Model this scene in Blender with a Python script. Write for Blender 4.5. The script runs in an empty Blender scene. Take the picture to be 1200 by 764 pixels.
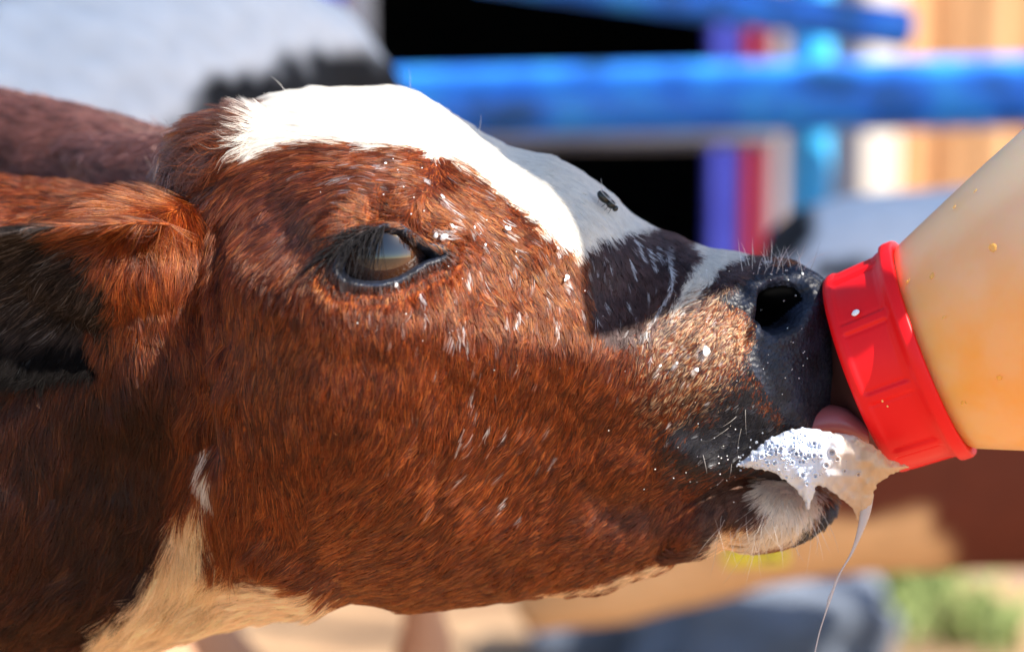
import bpy, bmesh, math, random
import numpy as np
from mathutils import Vector, Matrix
from mathutils.bvhtree import BVHTree
from mathutils.kdtree import KDTree

rng = np.random.default_rng(7)
random.seed(7)
SC = bpy.context.scene
COL = SC.collection

# ------------------------------------------------------------------ camera
PX = 0.00036            # metres per photo pixel at the calf's mid plane
D = 1.1                 # camera to mid plane
TH = math.radians(8)
ORG = np.array([0, 0, 0.78])
FX = np.array([1.0, 0, 0]); FY = np.array([0, math.cos(TH), -math.sin(TH)]); FZ = np.array([0, math.sin(TH), math.cos(TH)])
cam_d = bpy.data.cameras.new('camera'); cam = bpy.data.objects.new('camera', cam_d); COL.objects.link(cam)
cam.location = ORG - D * FY
cam.rotation_euler = (math.pi / 2 - TH, 0, 0)
cam_d.sensor_width = 36; cam_d.lens = 36 * D / (1200 * PX)
cam_d.clip_start = 0.02; cam_d.clip_end = 500
cam_d.dof.use_dof = True; cam_d.dof.focus_distance = D - 0.055
cam_d.dof.aperture_fstop = 5.0
SC.camera = cam

# ------------------------------------------------------------------ sky, sun, exposure
SUN = Vector((0.64, -0.31, 0.70)).normalized()
world = bpy.data.worlds.new('World'); SC.world = world; world.use_nodes = True
nt = world.node_tree
sky = nt.nodes.new('ShaderNodeTexSky'); sky.sky_type = 'NISHITA'; sky.sun_disc = False
sky.sun_elevation = math.asin(SUN.z)
sky.sun_rotation = math.atan2(SUN.x, SUN.y)
sky.air_density = 1.0; sky.dust_density = 0.6; sky.ozone_density = 1.5
nt.links.new(sky.outputs[0], nt.nodes['Background'].inputs[0])
nt.nodes['Background'].inputs[1].default_value = 0.115
sun_d = bpy.data.lights.new('sun', 'SUN'); sun = bpy.data.objects.new('sun', sun_d); COL.objects.link(sun)
sun_d.energy = 5.0; sun_d.angle = math.radians(0.5); sun_d.color = (1.0, 0.93, 0.82)
sun.rotation_euler = SUN.to_track_quat('Z', 'Y').to_euler()
sun.location = (2, -2, 4)
SC.view_settings.view_transform = 'Standard'; SC.view_settings.look = 'None'
SC.view_settings.exposure = 1.28; SC.view_settings.gamma = 1.0
SC.cycles.max_bounces = 8; SC.cycles.diffuse_bounces = 4; SC.cycles.glossy_bounces = 3
SC.cycles.transmission_bounces = 6; SC.cycles.transparent_max_bounces = 12
SC.cycles.sample_clamp_indirect = 6
SC.cycles.use_denoising = True

# ------------------------------------------------------------------ helpers
def to_world(p):
    p = np.asarray(p, float)
    return ORG + p[..., 0:1] * FX + p[..., 1:2] * FY + p[..., 2:3] * FZ

def P(px, py, y=0.0):
    """point on the ray through photo pixel (px,py), y metres beyond the calf's mid plane"""
    px, py, y = np.broadcast_arrays(np.asarray(px, float), np.asarray(py, float), np.asarray(y, float))
    k = (D + y) / D * PX
    return to_world(np.stack([(px - 600) * k, y, (382 - py) * k], -1))

def proj(w):
    """world -> photo pixel and camera-frame depth"""
    q = np.asarray(w) - ORG
    x = q @ FX; y = q @ FY; z = q @ FZ
    k = (D + y) / D * PX
    return 600 + x / k, 382 - z / k, y

def tag(o, label=None, cat=None, group=None, kind=None):
    if label: o['label'] = label
    if cat: o['category'] = cat
    if group: o['group'] = group
    if kind: o['kind'] = kind
    return o

def empty(name, loc, label, cat, group=None):
    o = bpy.data.objects.new(name, None); COL.objects.link(o); o.location = loc
    o.empty_display_size = 0.05
    return tag(o, label, cat, group)

def link(name, me, mat=None, parent=None, smooth=True):
    o = bpy.data.objects.new(name, me); COL.objects.link(o)
    if mat is not None: me.materials.append(mat)
    if smooth and isinstance(me, bpy.types.Mesh):
        me.polygons.foreach_set('use_smooth', [True] * len(me.polygons))
    if parent is not None:
        o.parent = parent
        o.matrix_parent_inverse = parent_matrix(parent).inverted()
    return o

def parent_matrix(p):
    m = p.matrix_basis.copy()
    if p.parent: m = parent_matrix(p.parent) @ p.matrix_parent_inverse @ m
    return m

def mesh(name, V, F, mat=None, parent=None, smooth=True):
    me = bpy.data.meshes.new(name)
    me.from_pydata([tuple(v) for v in V], [], [tuple(int(i) for i in f) for f in F]); me.update()
    return link(name, me, mat, parent, smooth)

def from_bm(name, bm, mat=None, parent=None, smooth=True):
    bmesh.ops.recalc_face_normals(bm, faces=bm.faces)
    me = bpy.data.meshes.new(name); bm.to_mesh(me); bm.free()
    return link(name, me, mat, parent, smooth)

def add_box(bm, c, sx, sy, sz, rot=None, bevel=0.0):
    r = bmesh.ops.create_cube(bm, size=1.0)
    M = Matrix.Translation(Vector(c)) @ (rot.to_4x4() if rot else Matrix.Identity(4)) @ Matrix.Diagonal((sx, sy, sz, 1))
    bmesh.ops.transform(bm, matrix=M, verts=r['verts'])
    if bevel:
        es = list({e for v in r['verts'] for e in v.link_edges})
        bmesh.ops.bevel(bm, geom=es, offset=bevel, segments=2, profile=0.5, affect='EDGES')

def ring_loft(C, A, B, n=32, cap=True, shape=None):
    """rings centre C, half axes A,B (vectors) -> verts, faces"""
    t = np.linspace(0, 2 * math.pi, n, endpoint=False)
    ct, st = np.cos(t), np.sin(t)
    C, A, B = map(lambda a: np.asarray(a, float), (C, A, B))
    V = C[:, None, :] + ct[None, :, None] * A[:, None, :] + st[None, :, None] * B[:, None, :]
    m = len(C)
    F = [(i * n + j, i * n + (j + 1) % n, (i + 1) * n + (j + 1) % n, (i + 1) * n + j) for i in range(m - 1) for j in range(n)]
    V = V.reshape(-1, 3)
    if cap:
        F.append(tuple(range(n))[::-1]); F.append(tuple((m - 1) * n + j for j in range(n)))
    return V, F

def tube(pts, rad, n=12, cap=True):
    pts = np.asarray(pts, float); rad = np.broadcast_to(np.asarray(rad, float), (len(pts),))
    T = np.gradient(pts, axis=0); T /= np.linalg.norm(T, axis=1)[:, None] + 1e-12
    up = np.array([0.0, 1, 0.05]) if abs(T[0][1]) < .8 else np.array([0, 0.0, 1])
    A, B = [], []
    a = np.cross(T[0], up); a /= np.linalg.norm(a)
    for k in range(len(pts)):
        a = a - T[k] * (a @ T[k]); a /= np.linalg.norm(a)
        b = np.cross(T[k], a); A.append(a * rad[k]); B.append(b * rad[k])
    return ring_loft(pts, A, B, n, cap)

def smooth_path(pts, n):
    """Catmull-Rom through rows of pts (any columns)"""
    pts = np.asarray(pts, float); m = len(pts)
    t = np.linspace(0, m - 1, n); i = np.clip(t.astype(int), 0, m - 2); f = (t - i)[:, None]
    p0 = pts[np.clip(i - 1, 0, m - 1)]; p1 = pts[i]; p2 = pts[i + 1]; p3 = pts[np.clip(i + 2, 0, m - 1)]
    return 0.5 * (2 * p1 + (p2 - p0) * f + (2 * p0 - 5 * p1 + 4 * p2 - p3) * f ** 2 + (-p0 + 3 * p1 - 3 * p2 + p3) * f ** 3)

def merge(parts):
    V, F, o = [], [], 0
    for v, f in parts:
        V.append(np.asarray(v)); F += [tuple(i + o for i in q) for q in f]; o += len(v)
    return np.concatenate(V), F

def sd_poly(x, y, poly):
    """signed distance to polygon, positive INSIDE"""
    x = np.asarray(x, float); y = np.asarray(y, float)
    d = np.full(x.shape, 1e18); ins = np.zeros(x.shape, bool)
    n = len(poly)
    for i in range(n):
        x1, y1 = poly[i]; x2, y2 = poly[(i + 1) % n]
        ex, ey = x2 - x1, y2 - y1
        wx, wy = x - x1, y - y1
        t = np.clip((wx * ex + wy * ey) / (ex * ex + ey * ey + 1e-12), 0, 1)
        d = np.minimum(d, (wx - ex * t) ** 2 + (wy - ey * t) ** 2)
        c = ((y1 > y) != (y2 > y)) & (x < (x2 - x1) * (y - y1) / (y2 - y1 + 1e-18) + x1)
        ins ^= c
    d = np.sqrt(d)
    return np.where(ins, d, -d)

_lat = np.random.default_rng(3).random((64, 64))
def noise2(x, y):
    x = np.asarray(x, float); y = np.asarray(y, float)
    xi = np.floor(x).astype(int); yi = np.floor(y).astype(int)
    fx = x - xi; fy = y - yi
    fx = fx * fx * (3 - 2 * fx); fy = fy * fy * (3 - 2 * fy)
    g = lambda a, b: _lat[a % 64, b % 64]
    return ((g(xi, yi) * (1 - fx) + g(xi + 1, yi) * fx) * (1 - fy) + (g(xi, yi + 1) * (1 - fx) + g(xi + 1, yi + 1) * fx) * fy) * 2 - 1

def sstep(a, b, x):
    t = np.clip((x - a) / (b - a), 0, 1); return t * t * (3 - 2 * t)

# ------------------------------------------------------------------ materials
def mat(name, col=(0.5, 0.5, 0.5), rough=0.6, **kw):
    m = bpy.data.materials.new(name); m.use_nodes = True
    b = m.node_tree.nodes['Principled BSDF']
    b.inputs['Base Color'].default_value = (*col, 1); b.inputs['Roughness'].default_value = rough
    for k, v in kw.items():
        b.inputs[k.replace('_', ' ')].default_value = v
    return m

def N(m, typ, **props):
    n = m.node_tree.nodes.new(typ)
    for k, v in props.items(): setattr(n, k, v)
    return n
def L(m, a, b): m.node_tree.links.new(a, b)
def BS(m): return m.node_tree.nodes['Principled BSDF']

def noisy(m, stops, scale=5, detail=6, coord='Object', stretch=(1, 1, 1), rough=0.6, dist=0.0):
    tc = N(m, 'ShaderNodeTexCoord'); mp = N(m, 'ShaderNodeMapping'); mp.inputs['Scale'].default_value = stretch
    nz = N(m, 'ShaderNodeTexNoise'); nz.inputs['Scale'].default_value = scale; nz.inputs['Detail'].default_value = detail
    nz.inputs['Roughness'].default_value = rough; nz.inputs['Distortion'].default_value = dist
    cr = N(m, 'ShaderNodeValToRGB')
    e = cr.color_ramp.elements
    while len(e) < len(stops): e.new(0.5)
    for k, (p, c) in enumerate(stops): e[k].position = p; e[k].color = (*c, 1)
    L(m, tc.outputs[coord], mp.inputs[0]); L(m, mp.outputs[0], nz.inputs['Vector']); L(m, nz.outputs[0], cr.inputs[0])
    L(m, cr.outputs[0], BS(m).inputs['Base Color'])
    return nz, cr, mp

def bump(m, src, strength=0.3, dist=0.001):
    b = N(m, 'ShaderNodeBump'); b.inputs['Strength'].default_value = strength; b.inputs['Distance'].default_value = dist
    L(m, src, b.inputs['Height']); L(m, b.outputs[0], BS(m).inputs['Normal']); return b

def hair_mat(name, rough=0.28, diffuse=0.36, attr='hair_color'):
    m = bpy.data.materials.new(name); m.use_nodes = True
    t = m.node_tree; t.nodes.clear()
    out = t.nodes.new('ShaderNodeOutputMaterial')
    at = t.nodes.new('ShaderNodeAttribute'); at.attribute_name = attr
    h = t.nodes.new('ShaderNodeBsdfHairPrincipled')
    h.parametrization = 'COLOR'
    h.inputs['Roughness'].default_value = rough
    h.inputs['Radial Roughness'].default_value = 0.55
    h.inputs['Coat'].default_value = 0.0
    h.inputs['Offset'].default_value = math.radians(2)
    h.inputs['Random Roughness'].default_value = 0.3; h.inputs['IOR'].default_value = 1.47
    t.links.new(at.outputs['Color'], h.inputs['Color'])
    d = t.nodes.new('ShaderNodeBsdfDiffuse'); t.links.new(at.outputs['Color'], d.inputs['Color'])
    mx = t.nodes.new('ShaderNodeMixShader'); mx.inputs[0].default_value = diffuse
    t.links.new(h.outputs[0], mx.inputs[1]); t.links.new(d.outputs[0], mx.inputs[2])
    t.links.new(mx.outputs[0], out.inputs['Surface'])
    return m

# ================================================================== SETTING
exec_order = None
WALL_Y = 3.6          # barn front, beyond the mid plane (camera frame depth)

# --- ground
g = mat('dry_ground', rough=0.95)
nz, cr, mp = noisy(g, [(0.25, (0.19, 0.115, 0.065)), (0.5, (0.34, 0.21, 0.115)), (0.75, (0.58, 0.41, 0.25))], scale=3.2, detail=8)
bump(g, nz.outputs[0], 0.8, 0.03)
bm = bmesh.new(); bmesh.ops.create_grid(bm, x_segments=120, y_segments=120, size=60)
for v in bm.verts:
    r = math.hypot(v.co.x, v.co.y)
    v.co.z = 0.02 * float(noise2(v.co.x * .7, v.co.y * .7)) if r > 1 else 0
tag(from_bm('ground', bm, g), 'pale sunlit sandy ground', None, None, 'structure')

# ------------------------------------------------------------------ barn
barn = empty('barn', (0.6, 3.9, 0), 'barn front with a black doorway between blue, red and white painted posts', 'barn')
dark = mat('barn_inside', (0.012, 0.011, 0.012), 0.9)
def world_x(px, y): return (px - 600) * PX * (D + y) / D
YB = 3.7
def wall_piece(name, px0, px1, z0, z1, m, y=YB, th=0.12, parent=barn, bev=0.006):
    x0, x1 = world_x(px0, y), world_x(px1, y)
    bm = bmesh.new(); add_box(bm, ((x0 + x1) / 2, y + th / 2, (z0 + z1) / 2), x1 - x0, th, z1 - z0, None, bev)
    return from_bm(name, bm, m, parent, False)
def painted(name, a, b, rough=0.45, scale=9, st=(1, 1, 0.35)):
    m = mat(name, a, rough); nz, cr, mp = noisy(m, [(0.3, b), (0.62, a)], scale, 7, 'Object', st); bump(m, nz.outputs[0], 0.25, 0.004); return m
M_violet = painted('violet_blue_paint', (0.10, 0.13, 0.78), (0.05, 0.06, 0.50))
M_red = painted('red_paint', (0.34, 0.012, 0.02), (0.22, 0.01, 0.015))
M_greytan = painted('grey_tan_paint', (0.42, 0.34, 0.33), (0.30, 0.25, 0.25))
M_cyan = painted('cyan_paint', (0.05, 0.52, 0.92), (0.04, 0.42, 0.80))
M_slate = painted('slate_paint', (0.28, 0.36, 0.50), (0.20, 0.27, 0.40))
M_white = painted('white_paint', (0.85, 0.80, 0.72), (0.75, 0.68, 0.58))
M_grey = painted('dull_grey_metal', (0.24, 0.25, 0.30), (0.15, 0.16, 0.2))
HB = 2.9
wall_piece('door_post', 836, 869, 0, HB, M_violet)
wall_piece('red_strip', 872, 892, 0, HB, M_red, YB - .02)
wall_piece('narrow_post', 895, 901, 0, HB, M_violet, YB)
wall_piece('grey_board', 902, 918, 0, HB, M_greytan, YB - .01)
wall_piece('slate_board', 918, 1008, 0, HB, M_slate, YB + .05)
wall_piece('white_post', 1010, 1052, 0, HB, M_white, YB - .05, .16)
wall_piece('door_post', 356, 394, 0, HB, M_violet)
wall_piece('red_strip', 396, 406, 0, HB, M_red, YB + .03)
wall_piece('grey_board', 408, 431, 0, HB, M_grey, YB + .02)
M_darkwood = painted('weathered_boards', (0.16, 0.12, 0.10), (0.09, 0.07, 0.06))  # dark brown boards of the barn front and lintel
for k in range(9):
    wall_piece('wall_board', -640 + k * 110, -640 + k * 110 + 107, 0, HB, M_darkwood, YB + .04 + .006 * (k % 2))
wall_piece('lintel', 431, 834, 1.75, HB, M_darkwood, YB + .02)
# inside of the barn: a dark room behind the doorway
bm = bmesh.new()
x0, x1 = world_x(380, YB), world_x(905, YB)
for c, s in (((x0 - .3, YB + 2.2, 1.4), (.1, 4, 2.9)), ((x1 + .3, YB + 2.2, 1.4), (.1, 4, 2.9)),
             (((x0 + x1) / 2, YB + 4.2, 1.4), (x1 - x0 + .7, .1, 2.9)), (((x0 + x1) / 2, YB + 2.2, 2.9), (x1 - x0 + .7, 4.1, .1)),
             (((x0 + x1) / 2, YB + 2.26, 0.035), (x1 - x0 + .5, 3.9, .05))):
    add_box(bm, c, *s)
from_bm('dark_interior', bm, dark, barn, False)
bm = bmesh.new(); add_box(bm, ((world_x(-640, YB) + world_x(1052, YB)) / 2, YB + 2.0, HB + .12), world_x(1052, YB) - world_x(-640, YB) + .3, 4.9, .1)
from_bm('roof', bm, M_grey, barn, False)

# --- timber wall of sunlit boards on the right, each board its own piece
tw = empty('timber_wall', (world_x(1200, 3.75), 3.75, 0), 'tan wooden board wall in full sun at the right edge behind the bottle', 'wall')
M_wood = mat('sunlit_timber', rough=0.75)
nzw, _, _ = noisy(M_wood, [(0.3, (0.46, 0.23, 0.10)), (0.55, (0.60, 0.34, 0.16)), (0.75, (0.68, 0.42, 0.22))], 3.0, 8, 'Object', (9, 9, 0.7))
bump(M_wood, nzw.outputs[0], 0.4, 0.006)
edges = [1054, 1088, 1112, 1150, 1186, 1222, 1262, 1300, 1345, 1390, 1440, 1490, 1540, 1600]
for k in range(len(edges) - 1):
    o = wall_piece('board', edges[k], edges[k + 1] - 1.6, 0.02, 2.7, M_wood, 3.70 + .012 * ((k * 5) % 3), .03, tw, .003)
wall_piece('cross_rail', 1054, 1600, 1.02, 1.09, M_white, 3.72 + .06, .05, tw)

# --- blue pen gate: main rail, upper slanting rail, post
gate = empty('pen_gate', (0.6, 1.75, 0), 'blue tubular pen gate with a thick chipped horizontal rail across the doorway', 'gate')
M_blue = mat('gate_blue_paint', rough=0.30)
tc = N(M_blue, 'ShaderNodeTexCoord'); n1 = N(M_blue, 'ShaderNodeTexNoise'); n1.inputs['Scale'].default_value = 16; n1.inputs['Detail'].default_value = 8
cr1 = N(M_blue, 'ShaderNodeValToRGB'); e = cr1.color_ramp.elements
e[0].position = .36; e[0].color = (0.02, 0.12, 0.34, 1); e[1].position = .47; e[1].color = (0.03, 0.22, 0.86, 1)
e.new(0.66).color = (0.05, 0.40, 0.98, 1)
L(M_blue, tc.outputs['Object'], n1.inputs['Vector']); L(M_blue, n1.outputs[0], cr1.inputs[0]); L(M_blue, cr1.outputs[0], BS(M_blue).inputs['Base Color'])
bump(M_blue, n1.outputs[0], 0.25, 0.003)
def rail(name, a, b, r, m, parent=gate, n=28, caps=True):
    a, b = np.array(a), np.array(b); d = (b - a) / np.linalg.norm(b - a)
    t = np.linspace(0, 1, 12)[:, None]
    pts = a + (b - a) * t
    rr = np.full(12, r)
    if caps:
        pts = np.concatenate([[a - d * r * .35], [a - d * r * .2], pts, [b + d * r * .2], [b + d * r * .35]])
        rr = np.concatenate([[r * .5], [r * .85], rr, [r * .85], [r * .5]])
    V, F = tube(pts, rr, n); return mesh(name, V, F, m, parent)
YG = 1.75
rail('rail', P(-250, 138, YG), P(1700, 98, YG), .0395, M_blue)
rail('rail', P(560, -36, YG - .18), P(1062, 34, YG - .18), .021, M_blue)
a = P(952, 90, YG + .09); b_ = P(952, 570, YG + .09); rail('post', (a[0], a[1], b_[2]), (a[0], a[1], 1.5), .023, M_cyan)
rail('rail', P(-250, 560, YG + .09), P(1700, 560, YG + .09), .022, M_blue)
a = P(-180, 90, YG + .09); rail('post', (a[0], a[1], 0.0), (a[0], a[1], 1.5), .023, M_cyan)
a = P(1640, 90, YG + .09); rail('post', (a[0], a[1], 0.0), (a[0], a[1], 1.5), .023, M_cyan)
rail('lower_bar', P(-200, 172, YG + .10), P(905, 158, YG + .10), .013, M_grey)

# ================================================================== added canopy out of view, put there to shade the calves behind
shade = empty('added_canopy', (1.95, .17, 3.0), 'corrugated shade canopy over the pen where the other calves stand', 'canopy')
bm = bmesh.new(); add_box(bm, (1.95, .17, 3.0), 3.9, 1.20, .02); from_bm('shade_sheet', bm, M_grey, shade, False)
for x_ in (-.55, 3.7):
    for y_ in (.75,):
        rail('shade_post', (x_ if x_ > 0 else -1.6, y_, 0), (x_, y_, 2.99), .03, M_grey, shade)
# ================================================================== background calves
M_bfur = mat('background_fur', rough=0.85)
va = N(M_bfur, 'ShaderNodeVertexColor'); va.layer_name = 'coat'
nzb = N(M_bfur, 'ShaderNodeTexNoise'); nzb.inputs['Scale'].default_value = 60; nzb.inputs['Detail'].default_value = 5
mxb = N(M_bfur, 'ShaderNodeMixRGB', blend_type='MULTIPLY'); mxb.inputs[0].default_value = 0.35
L(M_bfur, va.outputs[0], mxb.inputs[1]); L(M_bfur, nzb.outputs[0], mxb.inputs[2]); L(M_bfur, mxb.outputs[0], BS(M_bfur).inputs['Base Color'])
bump(M_bfur, nzb.outputs[0], .6, .006)
M_hoof = mat('hoof_horn', (0.05, 0.04, 0.035), .5)
M_eyeb = mat('dark_eye', (0.02, 0.012, 0.01), .08)

def calf_parts(h=1.0, head_low=0.0):
    """a standing calf facing -x, feet at z=0, withers about 0.78*h; returns lofted pieces"""
    def L3(rows, n=28, m=30):
        r = smooth_path(rows, m)
        return ring_loft(r[:, :3], np.stack([r[:, 3] * 0, r[:, 3], r[:, 3] * 0], 1), np.stack([r[:, 4] * r[:, 5], r[:, 4] * 0, r[:, 4]], 1), n)
    # x, y, z, half width, half height, lean
    torso = L3([(-.44, 0, .55, .05, .08, 0), (-.40, 0, .55, .10, .15, 0), (-.28, 0, .565, .15, .19, 0), (-.05, 0, .55, .175, .19, 0), (.18, 0, .56, .165, .185, 0),
                (.34, 0, .58, .14, .165, 0), (.42, 0, .60, .09, .12, 0), (.455, 0, .61, .04, .06, 0)])
    nz_ = head_low
    neck = L3([(-.26, 0, .60, .11, .15, 0), (-.40, 0, .66 - .06 * nz_, .085, .12, .5), (-.52, 0, .74 - .22 * nz_, .065, .09, .6), (-.58, 0, .80 - .32 * nz_, .06, .075, .5)])
    hx, hz = -.60, .83 - .36 * nz_
    head = L3([(hx + .05, 0, hz + .03, .03, .04, 0), (hx + .02, 0, hz + .02, .065, .08, 0), (hx - .04, 0, hz, .075, .095, 0), (hx - .12, 0, hz - .035, .055, .075, 0), (hx - .20, 0, hz - .07, .042, .05, 0),
               (hx - .25, 0, hz - .09, .045, .045, 0), (hx - .275, 0, hz - .10, .025, .025, 0)])
    parts = [torso, neck, head]
    for sx, x in ((-1, -.30), (1, .33)):
        for sy in (-1, 1):
            yy = .095 * sy
            if sx < 0:
                rows = [(x, yy, .56, .075), (x - .01, yy, .42, .055), (x, yy, .30, .032), (x - .01, yy, .26, .034), (x, yy, .15, .022), (x - .005, yy, .07, .026), (x - .02, yy, .02, .03)]
            else:
                rows = [(x - .02, yy, .56, .11), (x - .05, yy, .42, .08), (x + .03, yy, .32, .042), (x + .075, yy, .26, .034), (x + .055, yy, .15, .024), (x + .04, yy, .07, .027), (x + .02, yy, .02, .03)]
            r = smooth_path(rows, 22)
            parts.append(tube(r[:, :3], r[:, 3], 16))
    r = smooth_path([(.44, 0, .69, .022), (.49, 0, .62, .018), (.50, 0, .48, .013), (.50, 0, .36, .016), (.50, 0, .28, .028), (.495, 0, .22, .008)], 20)
    parts.append(tube(r[:, :3], r[:, 3], 12))
    for sy in (-1, 1):   # ears
        c = np.array([[hx + .02, .05 * sy, hz + .05], [hx + .04, .09 * sy, hz + .05], [hx + .055, .14 * sy, hz + .035], [hx + .06, .18 * sy, hz + .01]])
        w = np.array([.022, .035, .035, .006])
        parts.append(ring_loft(c, np.stack([w * 0 + .012, w * 0, w * 0], 1) * (w / .035)[:, None], np.stack([w * .3, w * 0, w], 1), 14))
    return [(np.asarray(v) * h, f) for v, f in parts], (hx * h, hz * h)

def make_calf(name, label, loc, rot, h, head_low, coat, group, neck=None):
    root = empty(name, loc, label, 'calf', group)
    parts, (hx, hz) = calf_parts(h, head_low)
    V, F = merge(parts)
    if neck is not None: V, F = merge([parts[0]] + parts[3:8])
    R = Matrix.Rotation(rot, 3, 'Z')
    Vw = V @ np.array(R).T + np.array(loc)
    if neck is not None:
        nk = smooth_path(neck, 30)
        Vn, Fn = ring_loft(nk[:, :3], nk[:, 3:4] * .75 * FY[None], nk[:, 3:4] * FZ[None], 28)
        Vw, F = merge([(Vw, F), (Vn, Fn)])
        hx, hz = 0, 0
    me = bpy.data.meshes.new('body'); me.from_pydata([tuple(v) for v in Vw], [], F); me.update()
    tmp = bpy.data.objects.new('tmp', me); COL.objects.link(tmp)
    md = tmp.modifiers.new('r', 'REMESH'); md.mode = 'VOXEL'; md.voxel_size = 0.011 * h
    sm = tmp.modifiers.new('s', 'SMOOTH'); sm.factor = .6; sm.iterations = 9
    dg = bpy.context.evaluated_depsgraph_get(); dg.update()
    me2 = bpy.data.meshes.new_from_object(tmp.evaluated_get(dg))
    bpy.data.objects.remove(tmp); bpy.data.meshes.remove(me)
    me2.name = 'body'
    n = len(me2.vertices); co = np.empty(n * 3, np.float32); me2.vertices.foreach_get('co', co); co = co.reshape(-1, 3)
    ca = me2.color_attributes.new('coat', 'FLOAT_COLOR', 'POINT')
    c = coat(co); ca.data.foreach_set('color', np.concatenate([c, np.ones((n, 1))], 1).astype(np.float32).ravel())
    me2.materials.clear()
    body = link('body', me2, M_bfur, root)
    for sy in (-1, 1):
        bm = bmesh.new(); bmesh.ops.create_uvsphere(bm, u_segments=14, v_segments=10, radius=.014 * h)
        p = R @ Vector((hx - .05 * h, .068 * h * sy, hz + .02 * h)) + Vector(loc)
        if neck is not None: p = Vector(P(690, 622, 1.12 + .052 * sy))
        bmesh.ops.translate(bm, verts=bm.verts, vec=p); from_bm('eye', bm, M_eyeb, root)
    for x, sx in ((-.32, 0), (.35, 0)):
        for sy in (-1, 1):
            c = R @ Vector((x * h, .095 * sy * h, 0)) + Vector(loc)
            rr = np.array([(c.x, c.y, c.z + .0, .033 * h), (c.x, c.y, c.z + .02 * h, .031 * h), (c.x, c.y, c.z + .042 * h, .027 * h)])
            V, F = ring_loft(rr[:, :3], np.stack([rr[:, 3] * 1.15, rr[:, 3] * 0, rr[:, 3] * 0], 1), np.stack([rr[:, 3] * 0, rr[:, 3], rr[:, 3] * 0], 1), 16)
            mesh('hoof', V, F, M_hoof, root)
    return root

BLACK = np.array([0.005, 0.005, 0.007]); WHITE = np.array([0.92, 0.93, 0.94]); BROWN = np.array([0.15, 0.028, 0.010])
def blotch(px, py, poly, soft=10, wob=12):
    s = sd_poly(px, py, poly) + wob * noise2(px / 35, py / 35) + wob * .5 * noise2(px / 12, py / 12)
    return np.clip(s / soft + .5, 0, 1)[:, None]
def coat_A(w):
    px, py, y = proj(w)
    c = np.repeat(WHITE[None], len(w), 0)
    k = blotch(px, py, [(180, 215), (206, 148), (258, 92), (335, 62), (420, 58), (490, 80), (560, 130), (600, 200), (600, 330), (420, 360), (240, 260)]); c = c * (1 - k) + BLACK * k
    k = blotch(px, py, [(-90, -60), (30, -40), (8, 12), (-60, 60)]); c = c * (1 - k) + np.array([.12, .12, .14]) * k
    k = sstep(560, 640, py)[:, None]; c = c * (1 - k) + np.array([.50, .27, .16]) * k  # warm ground bounce painted onto the lower body and legs
    k = blotch(px, py, [(-500, -60), (-180, -40), (-120, 200), (-300, 500), (-700, 300)]); c = c * (1 - k) + BLACK * k
    return c
def coat_B(w):
    px, py, y = proj(w)
    c = np.repeat(WHITE[None], len(w), 0) * np.array([.95, .97, 1.0])
    k = blotch(px, py, [(820, 200), (950, 215), (952, 262), (928, 312), (850, 330), (780, 300)]); c = c * (1 - k) + BLACK * k
    k = sstep(500, 600, py)[:, None]; c = c * (1 - k) + np.array([.92, .58, .30]) * k  # warm bounce from the ground painted onto the white underside
    k = blotch(px, py, [(955, 306), (1020, 300), (1020, 330), (955, 330)], 6, 4); c = c * (1 - k) + BLACK * k
    k = blotch(px, py, [(985, 330), (1400, 330), (1500, 900), (1150, 900), (1105, 640), (1080, 606), (985, 604), (930, 560)], 14, 14); c = c * (1 - k) + BROWN * k
    k = blotch(px, py, [(590, 745), (620, 600), (720, 590), (700, 700)], 30, 10); c = c * (1 - .25 * k) + np.array([.3, .2, .1]) * k * .25
    return c
G_B = 'calves standing behind the feeding calf'
make_calf('calf', 'large white calf with a black patch standing behind the feeding calf, filling the top left', (-0.71, 0.66, 0), math.radians(6), 1.30, .2, coat_A, G_B)
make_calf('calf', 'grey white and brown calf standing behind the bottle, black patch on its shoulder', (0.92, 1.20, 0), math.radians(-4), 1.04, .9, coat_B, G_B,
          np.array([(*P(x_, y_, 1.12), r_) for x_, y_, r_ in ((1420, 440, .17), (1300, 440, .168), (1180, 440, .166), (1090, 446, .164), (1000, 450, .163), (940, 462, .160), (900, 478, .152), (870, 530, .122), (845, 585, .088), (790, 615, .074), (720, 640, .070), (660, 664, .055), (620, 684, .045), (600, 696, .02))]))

# ================================================================== THE FEEDING CALF
calf = empty('calf', (-0.6, 0.05, 0), 'red brown calf with a white blaze sucking milk from the bottle, in sharp focus', 'calf')

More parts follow.
